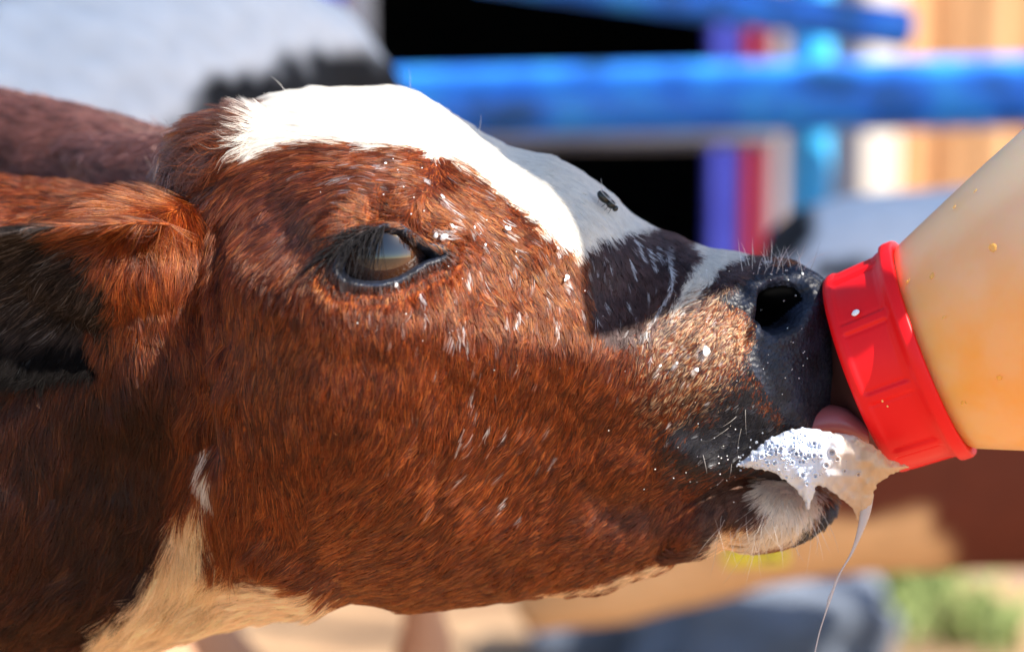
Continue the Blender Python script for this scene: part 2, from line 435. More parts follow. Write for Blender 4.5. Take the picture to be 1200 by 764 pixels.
# silhouettes of head + neck in photo pixels: px, top, bottom, centre depth (m), half width (m), side power, top widening, roll
HEAD = np.array([
    # px    top   bot   cy     w     wid    roll
    (-640,  330, 1250, .050, .150, .00, 4),
    (-460,  270, 1080, .045, .135, .00, 5),
    (-300,  225,  960, .040, .118, .00, 6),
    (-150,  205,  870, .036, .105, .00, 8),
    (-20,   205,  800, .038, .086, .05, 10),
    (90,    215,  772, .032, .074, .10, 12),
    (160,   222,  757,  .024, .068, .14, 14),
    (205,   205,  748, .018, .062, .16, 16),
    (235,   172,  741, .012, .064, .18, 17),
    (262,   147,  735, .008, .069, .20, 18),
    (295,   124,  729, .004, .076, .24, 19),
    (340,   111,  720, .001, .084, .28, 20),
    (400,   106,  709, .000, .090, .32, 20),
    (440,   106,  711, .000, .089, .33, 20),
    (480,   111,  716, .000, .085, .33, 20),
    (520,   129,  715, .000, .078, .33, 20),
    (560,   152,  711, .000, .071, .32, 20),
    (600,   171,  706, .000, .065, .30, 20),
    (640,   183,  702, .000, .060, .28, 20),
    (680,   202,  698, .000, .056, .27, 20),
    (710,   224,  694, .000, .053, .27, 20),
    (740,   252,  682, .000, .0505, .26, 20),
    (765,   268,  673, .000, .0485, .25, 20),
    (790,   277,  655, .000, .0475, .20, 19),
    (820,   287,  614, .000, .0475, .12, 18),
    (850,   292,  578, .000, .048, .05, 17),
    (880,   298,  556, .000, .0475, .00, 16),
    (905,   303,  535, .000, .046, -.03, 15),
    (930,   309,  520, .000, .043, -.03, 14),
    (950,   316,  508, .000, .038, -.03, 14),
    (965,   326,  498, .000, .032, 0, 14),
    (976,   336,  486, .000, .025, 0, 14),
    (983,   350,  468, .000, .016, 0, 14),
    (986,   375,  445, .000, .007, 0, 14)])
JAW = np.array([
    (740,  590, 660, .004, .008, 0, 10),
    (770,  570, 662, .002, .018, -.1, 10),
    (800,  550, 658, .000, .026, -.25, 10),
    (830,  540, 653, .000, .031, -.2, 10),
    (870,  540, 648, .000, .033, -.1, 10),
    (900,  545, 645, .000, .0335, 0, 10),
    (930,  552, 636, .000, .032, 0, 10),
    (952,  560, 624, .000, .027, 0, 10),
    (968,  570, 610, .000, .019, 0, 10),
    (977,  580, 600, .000, .009, 0, 10)])

def head_loft(tab, pxs, n):
    V = []
    t = np.linspace(0, 2 * math.pi, n, endpoint=False)
    sp = smooth_table(tab, pxs)
    for px, T, B, cy, w, wid, roll in sp:
        b = np.cos(t); a = np.sin(t)
        a = np.sign(a) * np.abs(a) ** 0.86; b = np.sign(b) * np.abs(b) ** 0.92
        hh = (B - T) / 2 * PX
        a = a * w * (1 + wid * b); bb = b * hh
        r = math.radians(roll)
        # roll: top leans towards the camera (-y)
        y = a * math.cos(r) - bb * math.sin(r) * 0.55
        z = bb * math.cos(r) + a * math.sin(r) * 1.0
        zmx, zmn = z.max(), z.min()
        py = T + (zmx - z) / (zmx - zmn) * (B - T)
        V.append(P(px, py, y + cy))
    V = np.array(V); m = len(pxs)
    i, j = np.meshgrid(np.arange(m - 1), np.arange(n), indexing='ij')
    F = np.stack([i * n + j, i * n + (j + 1) % n, (i + 1) * n + (j + 1) % n, (i + 1) * n + j], -1).reshape(-1, 4)
    F = [tuple(f) for f in F.tolist()] + [tuple(range(n))[::-1], tuple((m - 1) * n + k for k in range(n))]
    return V.reshape(-1, 3), F

def smooth_table(tab, xs):
    """C1 monotone-ish interpolation in px"""
    x = tab[:, 0]; out = [xs]
    for c in range(1, tab.shape[1]):
        y = tab[:, c]
        d = np.gradient(y, x)
        i = np.clip(np.searchsorted(x, xs) - 1, 0, len(x) - 2)
        h = x[i + 1] - x[i]; f = (xs - x[i]) / h
        out.append((2 * f ** 3 - 3 * f ** 2 + 1) * y[i] + (f ** 3 - 2 * f ** 2 + f) * h * d[i] + (-2 * f ** 3 + 3 * f ** 2) * y[i + 1] + (f ** 3 - f ** 2) * h * d[i + 1])
    return np.stack(out, 1)

xs = np.concatenate([np.linspace(-640, -60, 40, endpoint=False), np.linspace(-60, 360, 130, endpoint=False), np.linspace(360, 540, 120, endpoint=False),
                     np.linspace(540, 840, 120, endpoint=False), np.linspace(840, 985.8, 110)])
Vh, Fh = head_loft(HEAD, xs, 420)
xj = np.linspace(740, 976.5, 140)
Vj, Fj = head_loft(JAW, xj, 160)

# ---- sculpting brushes in photo pixels, on the side that faces the camera
EYE = [(398, 317), (402, 303), (412, 289), (429, 278), (449, 273), (467, 275), (483, 284), (497, 292), (518, 298), (500, 304), (486, 313), (468, 323), (446, 330), (424, 330), (407, 326)]
NOSTRIL = [(888, 356), (890, 340), (902, 331), (918, 329), (936, 332), (948, 342), (950, 356), (940, 368), (934, 380), (922, 389), (906, 392), (894, 386), (888, 372)]
def brush(px, py, cx, cy, rx, ry, ang=0):
    a = math.radians(ang); dx, dy = px - cx, py - cy
    u = dx * math.cos(a) + dy * math.sin(a); v = -dx * math.sin(a) + dy * math.cos(a)
    return np.exp(-(u / rx) ** 2 - (v / ry) ** 2)
def seg_brush(px, py, pts, r):
    d = np.full(px.shape, 1e9)
    for (x1, y1), (x2, y2) in zip(pts[:-1], pts[1:]):
        ex, ey = x2 - x1, y2 - y1; t = np.clip(((px - x1) * ex + (py - y1) * ey) / (ex * ex + ey * ey), 0, 1)
        d = np.minimum(d, np.hypot(px - x1 - ex * t, py - y1 - ey * t))
    return np.exp(-(d / r) ** 2)

def normals_of(V, F):
    me = bpy.data.meshes.new('t'); me.from_pydata([tuple(v) for v in V], [], F); me.update()
    n = np.empty(len(V) * 3, np.float32); me.vertices.foreach_get('normal', n); bpy.data.meshes.remove(me)
    return n.reshape(-1, 3).astype(float)

def sculpt_head(V, F):
    nrm = normals_of(V, F)
    px, py, y = proj(V)
    if (nrm * (V - V.mean(0))).sum() < 0: nrm = -nrm
    near = sstep(0.25, -0.15, nrm @ FY)          # 1 where the surface faces the camera
    d = np.zeros(len(V))
    mm = .001
    d += 7 * mm * brush(px, py, 400, 520, 110, 95, 20)        # cheek muscle
    d -= 5 * mm * brush(px, py, 640, 560, 110, 55, -20)       # hollow before the jaw
    d += 4.5 * mm * seg_brush(px, py, [(300, 330), (430, 372), (560, 392), (660, 400)], 38)   # cheekbone ridge
    d += 6 * mm * seg_brush(px, py, [(385, 262), (430, 228), (490, 240), (530, 272)], 24)     # brow
    d -= 6.5 * mm * brush(px, py, 310, 245, 50, 62, 0)        # temple hollow
    d -= 3.5 * mm * brush(px, py, 560, 310, 55, 40, 20)
    d -= 4 * mm * brush(px, py, 720, 340, 60, 45, 0)
    d += 6 * mm * brush(px, py, 830, 430, 55, 60, 0)          # upper lip pad
    d += 3 * mm * brush(px, py, 610, 440, 90, 40, -8)
    d -= 7.5 * mm * seg_brush(px, py, [(222, 240), (226, 330), (236, 430), (246, 520)], 17)     # fold behind the jaw
    d -= 3.5 * mm * seg_brush(px, py, [(250, 250), (256, 320), (262, 400)], 9)
    d += 3 * mm * seg_brush(px, py, [(240, 250), (244, 340), (252, 420)], 12)
    d += 5 * mm * seg_brush(px, py, [(262, 460), (262, 560), (290, 640), (370, 690)], 22)     # jaw edge
    d -= 10 * mm * brush(px, py, 130, 570, 90, 120, 0); d += 9 * mm * brush(px, py, 175, 420, 55, 80, 0)
    d -= 4 * mm * seg_brush(px, py, [(800, 585), (760, 600), (720, 606)], 22)
    # lip rim and mouth corner
    d += 3.0 * mm * seg_brush(px, py, [(795, 525), (840, 545), (890, 535), (940, 500)], 16)
    # eye: socket, lids
    e = sd_poly(px, py, EYE)
    d -= 3 * mm * brush(px, py, 445, 300, 75, 55, -10)
    lid = np.exp(-((e + 5.5) / 4.8) ** 2)
    up = sstep(312, 285, py + (px - 440) * .2)
    d += (3.4 * up + 2.4 * (1 - up)) * mm * lid
    d -= 1.8 * mm * np.exp(-((e + 15) / 3.2) ** 2) * (0.45 + .55 * up)
    d -= 1.6 * mm * np.exp(-((e + 25) / 3.0) ** 2) * (1 - up)
    pit = 15 * mm * sstep(-1.5, 6, e)
    # nostril
    q = sd_poly(px, py, NOSTRIL)
    depth = 7 + 19 * sstep(340, 378, py + (915 - px) * .25)
    d += 1.6 * mm * np.exp(-((q + 9) / 9) ** 2)
    pit2 = depth * mm * sstep(-3, 11, q)
    d -= 3 * mm * seg_brush(px, py, [(886, 372), (876, 386), (868, 402)], 6)
    # folds of the nose wing
    d += 2.0 * mm * seg_brush(px, py, [(850, 345), (880, 318), (925, 316), (955, 335)], 10)
    d *= near
    # unevenness
    d += near * .35 * mm * (noise2(px / 16, py / 24) + .9 * noise2(px / 34 + 9, py / 44))
    d += 1.2 * mm * noise2(px / 60, (py + y * 3000) / 60)
    V2 = V + nrm * d[:, None] + FY * ((pit + pit2) * near)[:, None] - FX * (pit2 * .25 * near)[:, None]
    global EMASK, QMASK
    EMASK = np.where(near > .2, e, -99); QMASK = np.where(near > .2, q, -99)
    # top of the poll bulges with tuft
    return V2

# end caps: shrink inside
Vh = sculpt_head(Vh, Fh)
nj = normals_of(Vj, Fj); pxj, pyj, yj = proj(Vj)
if (nj * (Vj - Vj.mean(0))).sum() < 0: nj = -nj
Vj = Vj + nj * (.0025 * brush(pxj, pyj, 905, 610, 50, 25) - .004 * brush(pxj, pyj, 852, 632, 16, 24))[:, None]

# ---- ears: open cupped leaf shapes in the camera frame
def ear(base, tip, width, cup, face, droop, nx=60, ny=56, thick=.004, pw=.55):
    """base,tip world points; face: unit vector the hollow looks to; returns verts, faces"""
    base, tip, face = map(np.array, (base, tip, face)); ax = tip - base; Ln = np.linalg.norm(ax); ax = ax / Ln
    face = face - ax * (face @ ax); face /= np.linalg.norm(face); sd = np.cross(ax, face)
    u = np.linspace(0, 1, nx)[:, None]; v = np.linspace(-1, 1, ny)[None, :]
    wd = width * (np.sin(math.pi * np.clip(u * .86 + .14, 0, 1) ** 0.8) ** pw)
    def surf(off):
        cu = cup * wd * (v ** 2)                       # rim comes forward
        o = cu + off * (1 - .75 * np.abs(v) ** 3) - droop * Ln * u ** 2 * 0
        p = base + ax * (u * Ln)[..., None] + sd * (wd * v * (1 - .12 * v * v))[..., None] + face * (o * np.ones_like(u))[..., None]
        p = p + np.array([0, 0, -1]) * (droop * Ln * u ** 2)[..., None]
        return p
    a = surf(thick / 2).reshape(-1, 3); b = surf(-thick / 2 - .35 * thick).reshape(-1, 3)
    F = []
    for i in range(nx - 1):
        for j in range(ny - 1):
            q = (i * ny + j, i * ny + j + 1, (i + 1) * ny + j + 1, (i + 1) * ny + j)
            F.append(q); F.append(tuple(k + nx * ny for k in q[::-1]))
    nn = nx * ny
    for i in range(nx - 1):
        for j in (0, ny - 1):
            q = (i * ny + j, (i + 1) * ny + j, (i + 1) * ny + j + nn, i * ny + j + nn); F.append(q if j == 0 else q[::-1])
    for j in range(ny - 1):
        for i in (0, nx - 1):
            q = (i * ny + j, i * ny + j + nn, i * ny + j + 1 + nn, i * ny + j + 1); F.append(q if i == 0 else q[::-1])
    return np.concatenate([a, b]), F

fw = lambda x, y, z: x * FX + y * FY + z * FZ
ear_near = ear(P(186, 300, -.042), P(-280, 350, -.090), .043, .50, fw(.10, -.72, -.62), .0)
ear_far = ear(P(245, 222, .060), P(-130, 100, .150), .034, .5, fw(.15, .75, -.45), .0)
# ear root, a cone that carries the near ear
root_rows = smooth_path(np.array([(*P(250, 350, -.006), .030), (*P(204, 330, -.022), .033), (*P(150, 312, -.035), .031), (*P(100, 300, -.048), .025), (*P(40, 292, -.054), .014)]), 24)
ear_root = tube(root_rows[:, :3], root_rows[:, 3], 40)
rf = smooth_path(np.array([(*P(290, 215, .050), .026), (*P(225, 222, .062), .024), (*P(150, 205, .080), .018), (*P(80, 180, .1), .008)]), 16)
rl = smooth_path(np.array([(*P(196, 318, -.024), .018), (*P(188, 350, -.028), .028), (*P(186, 395, -.022), .030), (*P(194, 445, -.014), .026), (*P(204, 500, -.002), .014)]), 20)
lobe = tube(rl[:, :3], rl[:, 3], 32)
ear_root = merge([ear_root, lobe])
ear_root_far = tube(rf[:, :3], rf[:, 3], 28)
# poll tuft mound
tf = smooth_path(np.array([(*P(222, 200, -.012), .006), (*P(236, 196, -.014), .014), (*P(262, 190, -.016), .020), (*P(300, 190, -.016), .020), (*P(340, 200, -.01), .008)]), 16)
poll = tube(tf[:, :3], tf[:, 3], 28)

# torso and legs out of the picture to the left
tp, _ = calf_parts(1.0, 0)
torso_parts = [tp[0]] + tp[3:8]
off = np.array([-1.02, .07, .06])
torso_parts = [(v + off * np.array([1, 1, 0 if k else 1]) + np.array([0, 0, 0]), f) for k, (v, f) in enumerate(torso_parts)]
neckjoin = smooth_path(np.array([(-.72, .07, .62, .15), (-.60, .06, .64, .15), (-.50, .055, .665, .145), (-.40, .05, .69, .12)]), 14)
torso_parts.append(tube(neckjoin[:, :3], neckjoin[:, 3], 40))

V_all, F_all = merge([(Vh, Fh), (Vj, Fj), ear_near, ear_far, ear_root, ear_root_far, poll] + torso_parts)
n_head, n_jaw = len(Vh), len(Vj)
lens = [len(Vh), len(Vj), len(ear_near[0]), len(ear_far[0]), len(ear_root[0]), len(ear_root_far[0]), len(poll[0])]
starts = np.cumsum([0] + lens)
part_of = np.full(len(V_all), 7)
for k in range(7): part_of[starts[k]:starts[k + 1]] = k

# ---------------------------------------------------------------- coat colours (albedo, with some shade and ground bounce painted in)
def hexc(r, g, b): return np.array([r, g, b], float)
C_BROWN = hexc(.125, .020, .0030); C_BROWN2 = hexc(.032, .006, .0025); C_ORANGE = hexc(.36, .088, .016)
C_WHITE = hexc(.80, .75, .66); C_DARK = hexc(.045, .022, .020); C_BLACK = hexc(.014, .013, .016); C_TAN = hexc(.62, .40, .22)
C_SLATE = hexc(.035, .045, .075); C_GREY = hexc(.22, .20, .19)
BLAZE = [(276, 172), (284, 156), (306, 126), (350, 90), (480, 80), (540, 110), (620, 150), (700, 190), (760, 250), (778, 268), (752, 272), (728, 286), (700, 296), (678, 300),
         (655, 288), (634, 268), (612, 248), (585, 226), (556, 204), (525, 188), (480, 176), (440, 171), (400, 166), (356, 168), (330, 176), (310, 178)]
NOSEPATCH = [(684, 292), (705, 282), (745, 272), (790, 262), (900, 285), (900, 318), (868, 340), (842, 352), (812, 372), (782, 392), (748, 402), (712, 402), (694, 380), (688, 340)]
STRIPE = [(806, 286), (842, 284), (884, 292), (872, 298), (848, 312), (838, 326), (826, 344), (806, 362), (790, 374), (786, 362), (798, 340), (806, 318), (822, 300)]
NOSEPAD = [(846, 352), (862, 334), (884, 318), (908, 310), (1000, 300), (1000, 500), (952, 506), (925, 498), (902, 470), (884, 440), (876, 424), (884, 402), (886, 380), (872, 366)]
SPECK = [(772, 392), (800, 372), (845, 350), (872, 364), (888, 384), (886, 408), (872, 432), (850, 456), (832, 478), (800, 486), (776, 470), (764, 430)]
LIPS = [(878, 432), (900, 468), (930, 500), (965, 470), (1000, 480), (960, 520), (900, 552), (850, 562), (806, 560), (786, 540), (784, 508), (800, 488), (832, 480), (856, 456)]
THROAT = [(224, 584), (236, 592), (238, 622), (248, 645), (262, 668), (300, 684), (340, 692), (402, 702), (410, 730), (300, 900), (60, 900), (100, 764), (140, 720), (175, 690), (182, 664), (196, 640), (204, 610)]
FLICK = [(232, 530), (246, 528), (248, 548), (240, 570), (232, 574), (236, 550)]
JAWTAN = [(640, 696), (690, 686), (740, 672), (790, 655), (800, 660), (760, 676), (700, 694), (650, 703)]
CHINW = [(888, 566), (915, 556), (945, 562), (960, 590), (950, 618), (930, 640), (886, 645), (880, 632), (894, 606)]
CHINB = [(938, 630), (958, 606), (966, 586), (990, 570), (1000, 640), (940, 650)]
EARDARK = [(-60, 246), (-10, 244), (20, 250), (60, 266), (96, 292), (124, 322), (134, 356), (130, 400), (110, 470), (-60, 500)]
UNDERJAW = [(828, 655), (846, 622), (872, 616), (888, 628), (890, 652)]

def coat_color(w, part):
    px, py, y = proj(w); n = len(px)
    wob = 5 * noise2(px / 16, py / 16) + 5 * noise2(px / 6, py / 6)
    fine = rng.random(n); lo = noise2(px / 40 + 5, py / 55)
    near = y < .012
    c = C_BROWN * (0.75 + .5 * rng.random((n, 1))) * (1 + .22 * lo[:, None])
    k = (rng.random(n) < .22); c[k] = C_BROWN2 * (.7 + .6 * rng.random((k.sum(), 1)))
    k = (rng.random(n) < .14); c[k] = C_ORANGE * (.8 + .4 * rng.random((k.sum(), 1)))
    # shadow on the neck, painted darker into its fur
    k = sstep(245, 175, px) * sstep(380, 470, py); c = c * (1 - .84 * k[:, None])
    # shade of the muzzle hollow and the temple, painted into the fur
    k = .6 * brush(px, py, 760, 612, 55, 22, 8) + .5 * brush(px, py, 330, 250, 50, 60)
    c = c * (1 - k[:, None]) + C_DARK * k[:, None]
    def put(poly, col, soft=5, amp=1.0, var=.25, cond=None, prob=1.0):
        nonlocal c
        s = sd_poly(px, py, poly) + wob * amp
        m = (s > (rng.random(n) - .5) * soft) & (rng.random(n) < prob)
        if cond is not None: m &= cond
        c[m] = col * (1 - var + 2 * var * rng.random((m.sum(), 1)))
    head = (part <= 1) | (part == 6)
    put(BLAZE, C_WHITE, 8, .9, .06, head)
    put(NOSEPATCH, C_DARK, 8, .6, .35, head)
    put(STRIPE, C_WHITE * .85, 6, .5, .1, head)
    put(SPECK, C_DARK * 1.2, 60, 1.6, .3, head, .8); put(SPECK, C_TAN * .8, 60, 1.6, .3, head, .45); put(SPECK, C_BROWN * 1.5, 60, 1.6, .3, head, .25)
    put(LIPS, C_BLACK * 1.2, 40, 1.2, .3, head)
    put(NOSEPAD, C_SLATE * .28, 14, .6, .2, head)
    put([(p[0], p[1]) for p in NOSTRIL], C_BLACK * .6, 2, .1, .1, head)
    thr = ~np.isin(part, [2, 3])
    put(THROAT, hexc(.90, .57, .29), 12, 1.3, .1, thr); put(FLICK, C_WHITE, 3, .5, .1, thr)  # white throat fur tinted orange, ground bounce painted in
    put(JAWTAN, C_TAN * 1.2, 6, .5, .15, part == 0)
    jw = part == 1
    put([(600, 640), (1000, 640), (1000, 720), (600, 720)], C_BROWN2 * 1.3, 6, .5, .2, jw)
    put([(820, 540), (900, 540), (900, 640), (820, 650)], hexc(.09, .035, .02), 20, .8, .3, jw)
    put(UNDERJAW, C_TAN * 1.15, 10, .8, .15, jw)
    put(CHINW, hexc(.74, .62, .50), 12, 1.0, .15, jw); put(CHINB, C_BLACK, 8, .6, .3, jw)
    # poll: greyish dark curls
    k = sd_poly(px, py, [(205, 168), (246, 160), (262, 176), (262, 210), (240, 240), (206, 232)]) + wob > 0
    k &= head & (rng.random(n) < .8); c[k] = (C_DARK * 1.1) * (.6 + 1.6 * rng.random((k.sum(), 1)))
    k = sd_poly(px, py, [(225, 165), (262, 122), (310, 98), (330, 112), (310, 134), (290, 160), (240, 175)]) + wob > 0
    k &= head & (rng.random(n) < .8); c[k] = hexc(.085, .032, .022) * (.6 + .9 * rng.random((k.sum(), 1)))
    k = sd_poly(px, py, [(188, 196), (222, 196), (226, 222), (196, 226)]) > 0; k &= near & (part == 0); c[k] = C_BLACK
    # ears
    ne = np.isin(part, [2, 4])
    c[ne] = c[ne] * 1.2
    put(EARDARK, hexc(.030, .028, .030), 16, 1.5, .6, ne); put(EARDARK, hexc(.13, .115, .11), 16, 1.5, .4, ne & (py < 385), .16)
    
    k = ne & (py + 1.5 * wob > 396) & (px + wob < 124); c[k] = hexc(.006, .006, .007)  # black shadow painted into the lower rim of the near ear
    fe = np.isin(part, [3, 5]); c[fe] = hexc(.15, .06, .048) * (.6 + .8 * rng.random((fe.sum(), 1)))
    # eye rim
    e = sd_poly(px, py, EYE); k = (e > -7 - 4 * fine) & (part == 0) & near; c[k] = C_DARK * (.3 + .6 * rng.random((k.sum(), 1)))
    k = (e > -17) & (e < -6) & (part == 0) & near & (rng.random(n) < .45) & (py > 296); c[k] = C_DARK * (.6 + 1.2 * rng.random((k.sum(), 1)))
    c[(e > -2) & (part == 0) & near] = C_BLACK
    return np.clip(c, 0, 1)

skin_me = bpy.data.meshes.new('body'); skin_me.from_pydata([tuple(v) for v in V_all], [], F_all); skin_me.update()
M_skin = mat('hide', rough=0.7); BS(M_skin).inputs['Specular IOR Level'].default_value = .15
vc = N(M_skin, 'ShaderNodeVertexColor'); vc.layer_name = 'coat'
hsv = N(M_skin, 'ShaderNodeHueSaturation'); hsv.inputs['Value'].default_value = .7
L(M_skin, vc.outputs[0], hsv.inputs['Color']); L(M_skin, hsv.outputs[0], BS(M_skin).inputs['Base Color'])
M_nose = mat('wet_nose_skin', (0.02, 0.025, 0.035), .45); BS(M_nose).inputs['Specular IOR Level'].default_value = .3
vn = N(M_nose, 'ShaderNodeTexVoronoi'); vn.inputs['Scale'].default_value = 520; vn.inputs['Randomness'].default_value = 1.0; tcn = N(M_nose, 'ShaderNodeTexCoord')
L(M_nose, tcn.outputs['Object'], vn.inputs['Vector'])
n2 = N(M_nose, 'ShaderNodeTexNoise'); n2.inputs['Scale'].default_value = 90; n2.inputs['Detail'].default_value = 6; L(M_nose, tcn.outputs['Object'], n2.inputs['Vector'])
crn = N(M_nose, 'ShaderNodeValToRGB'); e = crn.color_ramp.elements
e[0].position = .35; e[0].color = (0.006, 0.006, 0.009, 1); e[1].position = .72; e[1].color = (0.018, 0.026, 0.050, 1)
L(M_nose, n2.outputs[0], crn.inputs[0]); L(M_nose, crn.outputs[0], BS(M_nose).inputs['Base Color'])
mxn = N(M_nose, 'ShaderNodeMath', operation='MULTIPLY_ADD'); mxn.inputs[1].default_value = 2.2
L(M_nose, n2.outputs[0], mxn.inputs[0]); L(M_nose, vn.outputs['Distance'], mxn.inputs[2]); bump(M_nose, mxn.outputs[0], .55, .0009)
M_hole = mat('nostril_dark', (0.002, 0.002, 0.002), 1.0); BS(M_hole).inputs['Specular IOR Level'].default_value = 0  # nostril's inner darkness painted black over the lit pit
body = link('body', skin_me, M_skin, calf)
skin_me.materials.append(M_nose); skin_me.materials.append(M_hole)
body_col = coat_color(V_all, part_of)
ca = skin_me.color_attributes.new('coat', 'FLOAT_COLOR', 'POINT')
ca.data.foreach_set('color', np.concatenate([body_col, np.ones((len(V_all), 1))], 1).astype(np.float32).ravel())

# triangulated data for fur and ray casts
skin_me.calc_loop_triangles()
nt_ = len(skin_me.loop_triangles); tri = np.empty(nt_ * 3, np.int32); skin_me.loop_triangles.foreach_get('vertices', tri); tri = tri.reshape(-1, 3)
vn_ = np.empty(len(V_all) * 3, np.float32); skin_me.vertices.foreach_get('normal', vn_); vn_ = vn_.reshape(-1, 3).astype(float)
tc_ = V_all[tri].mean(1)
# normals must point outwards: flip per part
for k in range(8):
    mk = part_of == k
    if k in (2, 3): continue
    if mk.any() and (vn_[mk] * (V_all[mk] - V_all[mk].mean(0))).sum() < 0: vn_[mk] *= -1
fpx, fpy, fy = proj(np.array([V_all[list(p.vertices)].mean(0) for p in skin_me.polygons]) if False else V_all[np.array([p.vertices[0] for p in skin_me.polygons])])
mi = np.zeros(len(skin_me.polygons), np.int32)
fpart = part_of[np.array([p.vertices[0] for p in skin_me.polygons])]
pad = (sd_poly(fpx, fpy, NOSEPAD) > 0) & (fpart == 0)
mi[pad] = 1
fv = np.array([p.vertices[0] for p in skin_me.polygons]); fh = fv < n_head; fvh = np.where(fh, fv, 0)
mi[fh & (QMASK[fvh] > 6)] = 2
mi[fh & (EMASK[fvh] > -10)] = 1
skin_me.polygons.foreach_set('material_index', mi)
bvh = BVHTree.FromPolygons([tuple(v) for v in V_all], [tuple(t) for t in tri.tolist()])
CAMP = Vector(cam.location)
def surf(px, py, lift=0.0):
    """where the ray through the pixel meets the calf (world point, outward normal)"""
    tgt = Vector(P(px, py, 0)); d = (tgt - CAMP).normalized()
    loc, nr, idx, dist = bvh.ray_cast(CAMP, d)
    if loc is None: return None, None
    nr = Vector(nr)
    if nr.dot(d) > 0: nr = -nr
    return loc + nr * lift, nr

# ---------------------------------------------------------------- added plank out of view, cut to the outline of the nose shadow
M_plank = mat('shade_plank', (.3, .25, .2), .8)
plank = empty('added_plank', P(1100, -700, -.2), 'weathered plank fixed above the bottle, shading the calf\'s nose', 'plank')
sc_, s1_, s2_ = [np.array(surf(*q)[0]) for q in ((688, 398), (560, 160), (880, 334))]
sun_v = np.array(SUN); cc_ = sc_ + sun_v * .42
d1_ = (s1_ - sc_) * 1.35; d2_ = (s2_ - sc_) / np.linalg.norm(s2_ - sc_) * .150
tt_ = -sun_v * .014
V = [cc_, cc_ + d1_, cc_ + d1_ + d2_, cc_ + d2_]; V = V + [v + -tt_ for v in V]
mesh('board', V, [(0, 1, 2, 3), (7, 6, 5, 4), (0, 4, 5, 1), (1, 5, 6, 2), (2, 6, 7, 3), (3, 7, 4, 0)], M_plank, plank, False)
bp_ = [np.array(surf(*q)[0]) + sun_v * .425 for q in ((866, 336), (882, 372), (884, 420), (905, 470), (930, 492), (948, 480), (948, 330))]  # added piece, traced along the sun to keep the nose pad shaded
V = bp_ + [v + sun_v * .008 for v in bp_]; nb_ = len(bp_)
mesh('shade_bracket', V, [tuple(range(nb_)), tuple(range(nb_, 2 * nb_))[::-1]] + [(k, (k + 1) % nb_, (k + 1) % nb_ + nb_, k + nb_) for k in range(nb_)], M_grey, plank, False)
pe_ = cc_ + d2_ * .5 + d1_ * .5
rail('added_arm', pe_ + sun_v * .02, pe_ + sun_v * .9, .016, M_blue, plank)  # added arm along the sun ray, its shadow stays within the board's

# ---------------------------------------------------------------- fur
FLOW = np.array([   # px, py, dx, dy (tip direction in the picture, y down)
    (150, 350, .10, 1), (180, 420, 0, 1), (60, 300, -1, .45), (10, 330, -1, .5), (100, 350, -.5, .8), (50, 235, -1, .12), (120, 255, -.9, .35), (-40, 280, -1, .2),
    (180, 300, -.1, 1), (300, 450, -.08, 1), (350, 215, -1, .06), (300, 260, -.8, .7), (290, 320, -.2, 1), (345, 330, -.3, 1), (400, 215, -.9, .1), (440, 235, -.6, -.15), (480, 215, -.2, .1),
    (350, 140, -1, .05), (430, 135, -1, 0), (500, 140, -.6, .05), (290, 160, -1, .35), (540, 160, .3, .3), (600, 215, .65, .65), (560, 230, .8, .45), (520, 250, .9, .3), (550, 285, .9, .4),
    (600, 270, .8, .6), (650, 310, .45, 1), (620, 330, .4, 1), (560, 330, .2, 1), (500, 330, .1, 1), (430, 360, 0, 1), (450, 400, -.02, 1), (640, 400, -.15, 1), (700, 440, -.45, 1), (770, 430, -.6, 1),
    (690, 260, .3, 1), (720, 300, .05, 1), (760, 280, .6, .7), (790, 310, .2, 1), (770, 360, -.5, 1), (720, 360, -.1, 1), (820, 300, .1, 1), (810, 350, -.7, .8), (850, 300, .7, .6), (880, 305, .8, .3),
    (830, 420, -.75, .7), (860, 390, -.75, .6), (560, 480, -.22, 1), (420, 480, -.1, 1), (350, 520, -.12, 1), (480, 590, -.6, .8), (600, 560, -.5, .8), (400, 620, -.55, .8), (560, 650, -.85, .5), (450, 680, -.85, .4),
    (700, 620, -.9, .45), (700, 540, -.55, .8), (760, 550, -.6, .8), (850, 640, -1, .3), (300, 600, -.25, 1), (200, 600, -.35, 1), (100, 500, -.15, 1), (50, 600, -.2, 1), (60, 700, -.6, .7),
    (180, 690, -.7, .6), (350, 705, -1, .2), (240, 260, -.15, 1), (230, 190, -.8, .3), (260, 150, -1, .15), (215, 380, .0, 1), (800, 500, -.6, .8), (900, 420, -.4, .9), (860, 530, -.8, .5), (920, 460, -.4, .9),
    (920, 600, -.3, 1), (860, 600, -.5, .8), (960, 610, -.2, 1), (100, 150, -1, -.25), (0, 140, -1, -.3), (180, 200, -1, -.3), (100, 200, -1, -.1), (740, 470, -.5, .9), (650, 480, -.3, 1)], float)
def flow(px, py):
    n = len(px); out = np.zeros((n, 2)); W = np.zeros(n)
    for fx, fy, dx, dy in FLOW:
        l = math.hypot(dx, dy); w = 1 / (((px - fx) ** 2 + (py - fy) ** 2) + 300) ** 1.6
        out[:, 0] += w * dx / l; out[:, 1] += w * dy / l
    return out / (np.linalg.norm(out, axis=1)[:, None] + 1e-9)

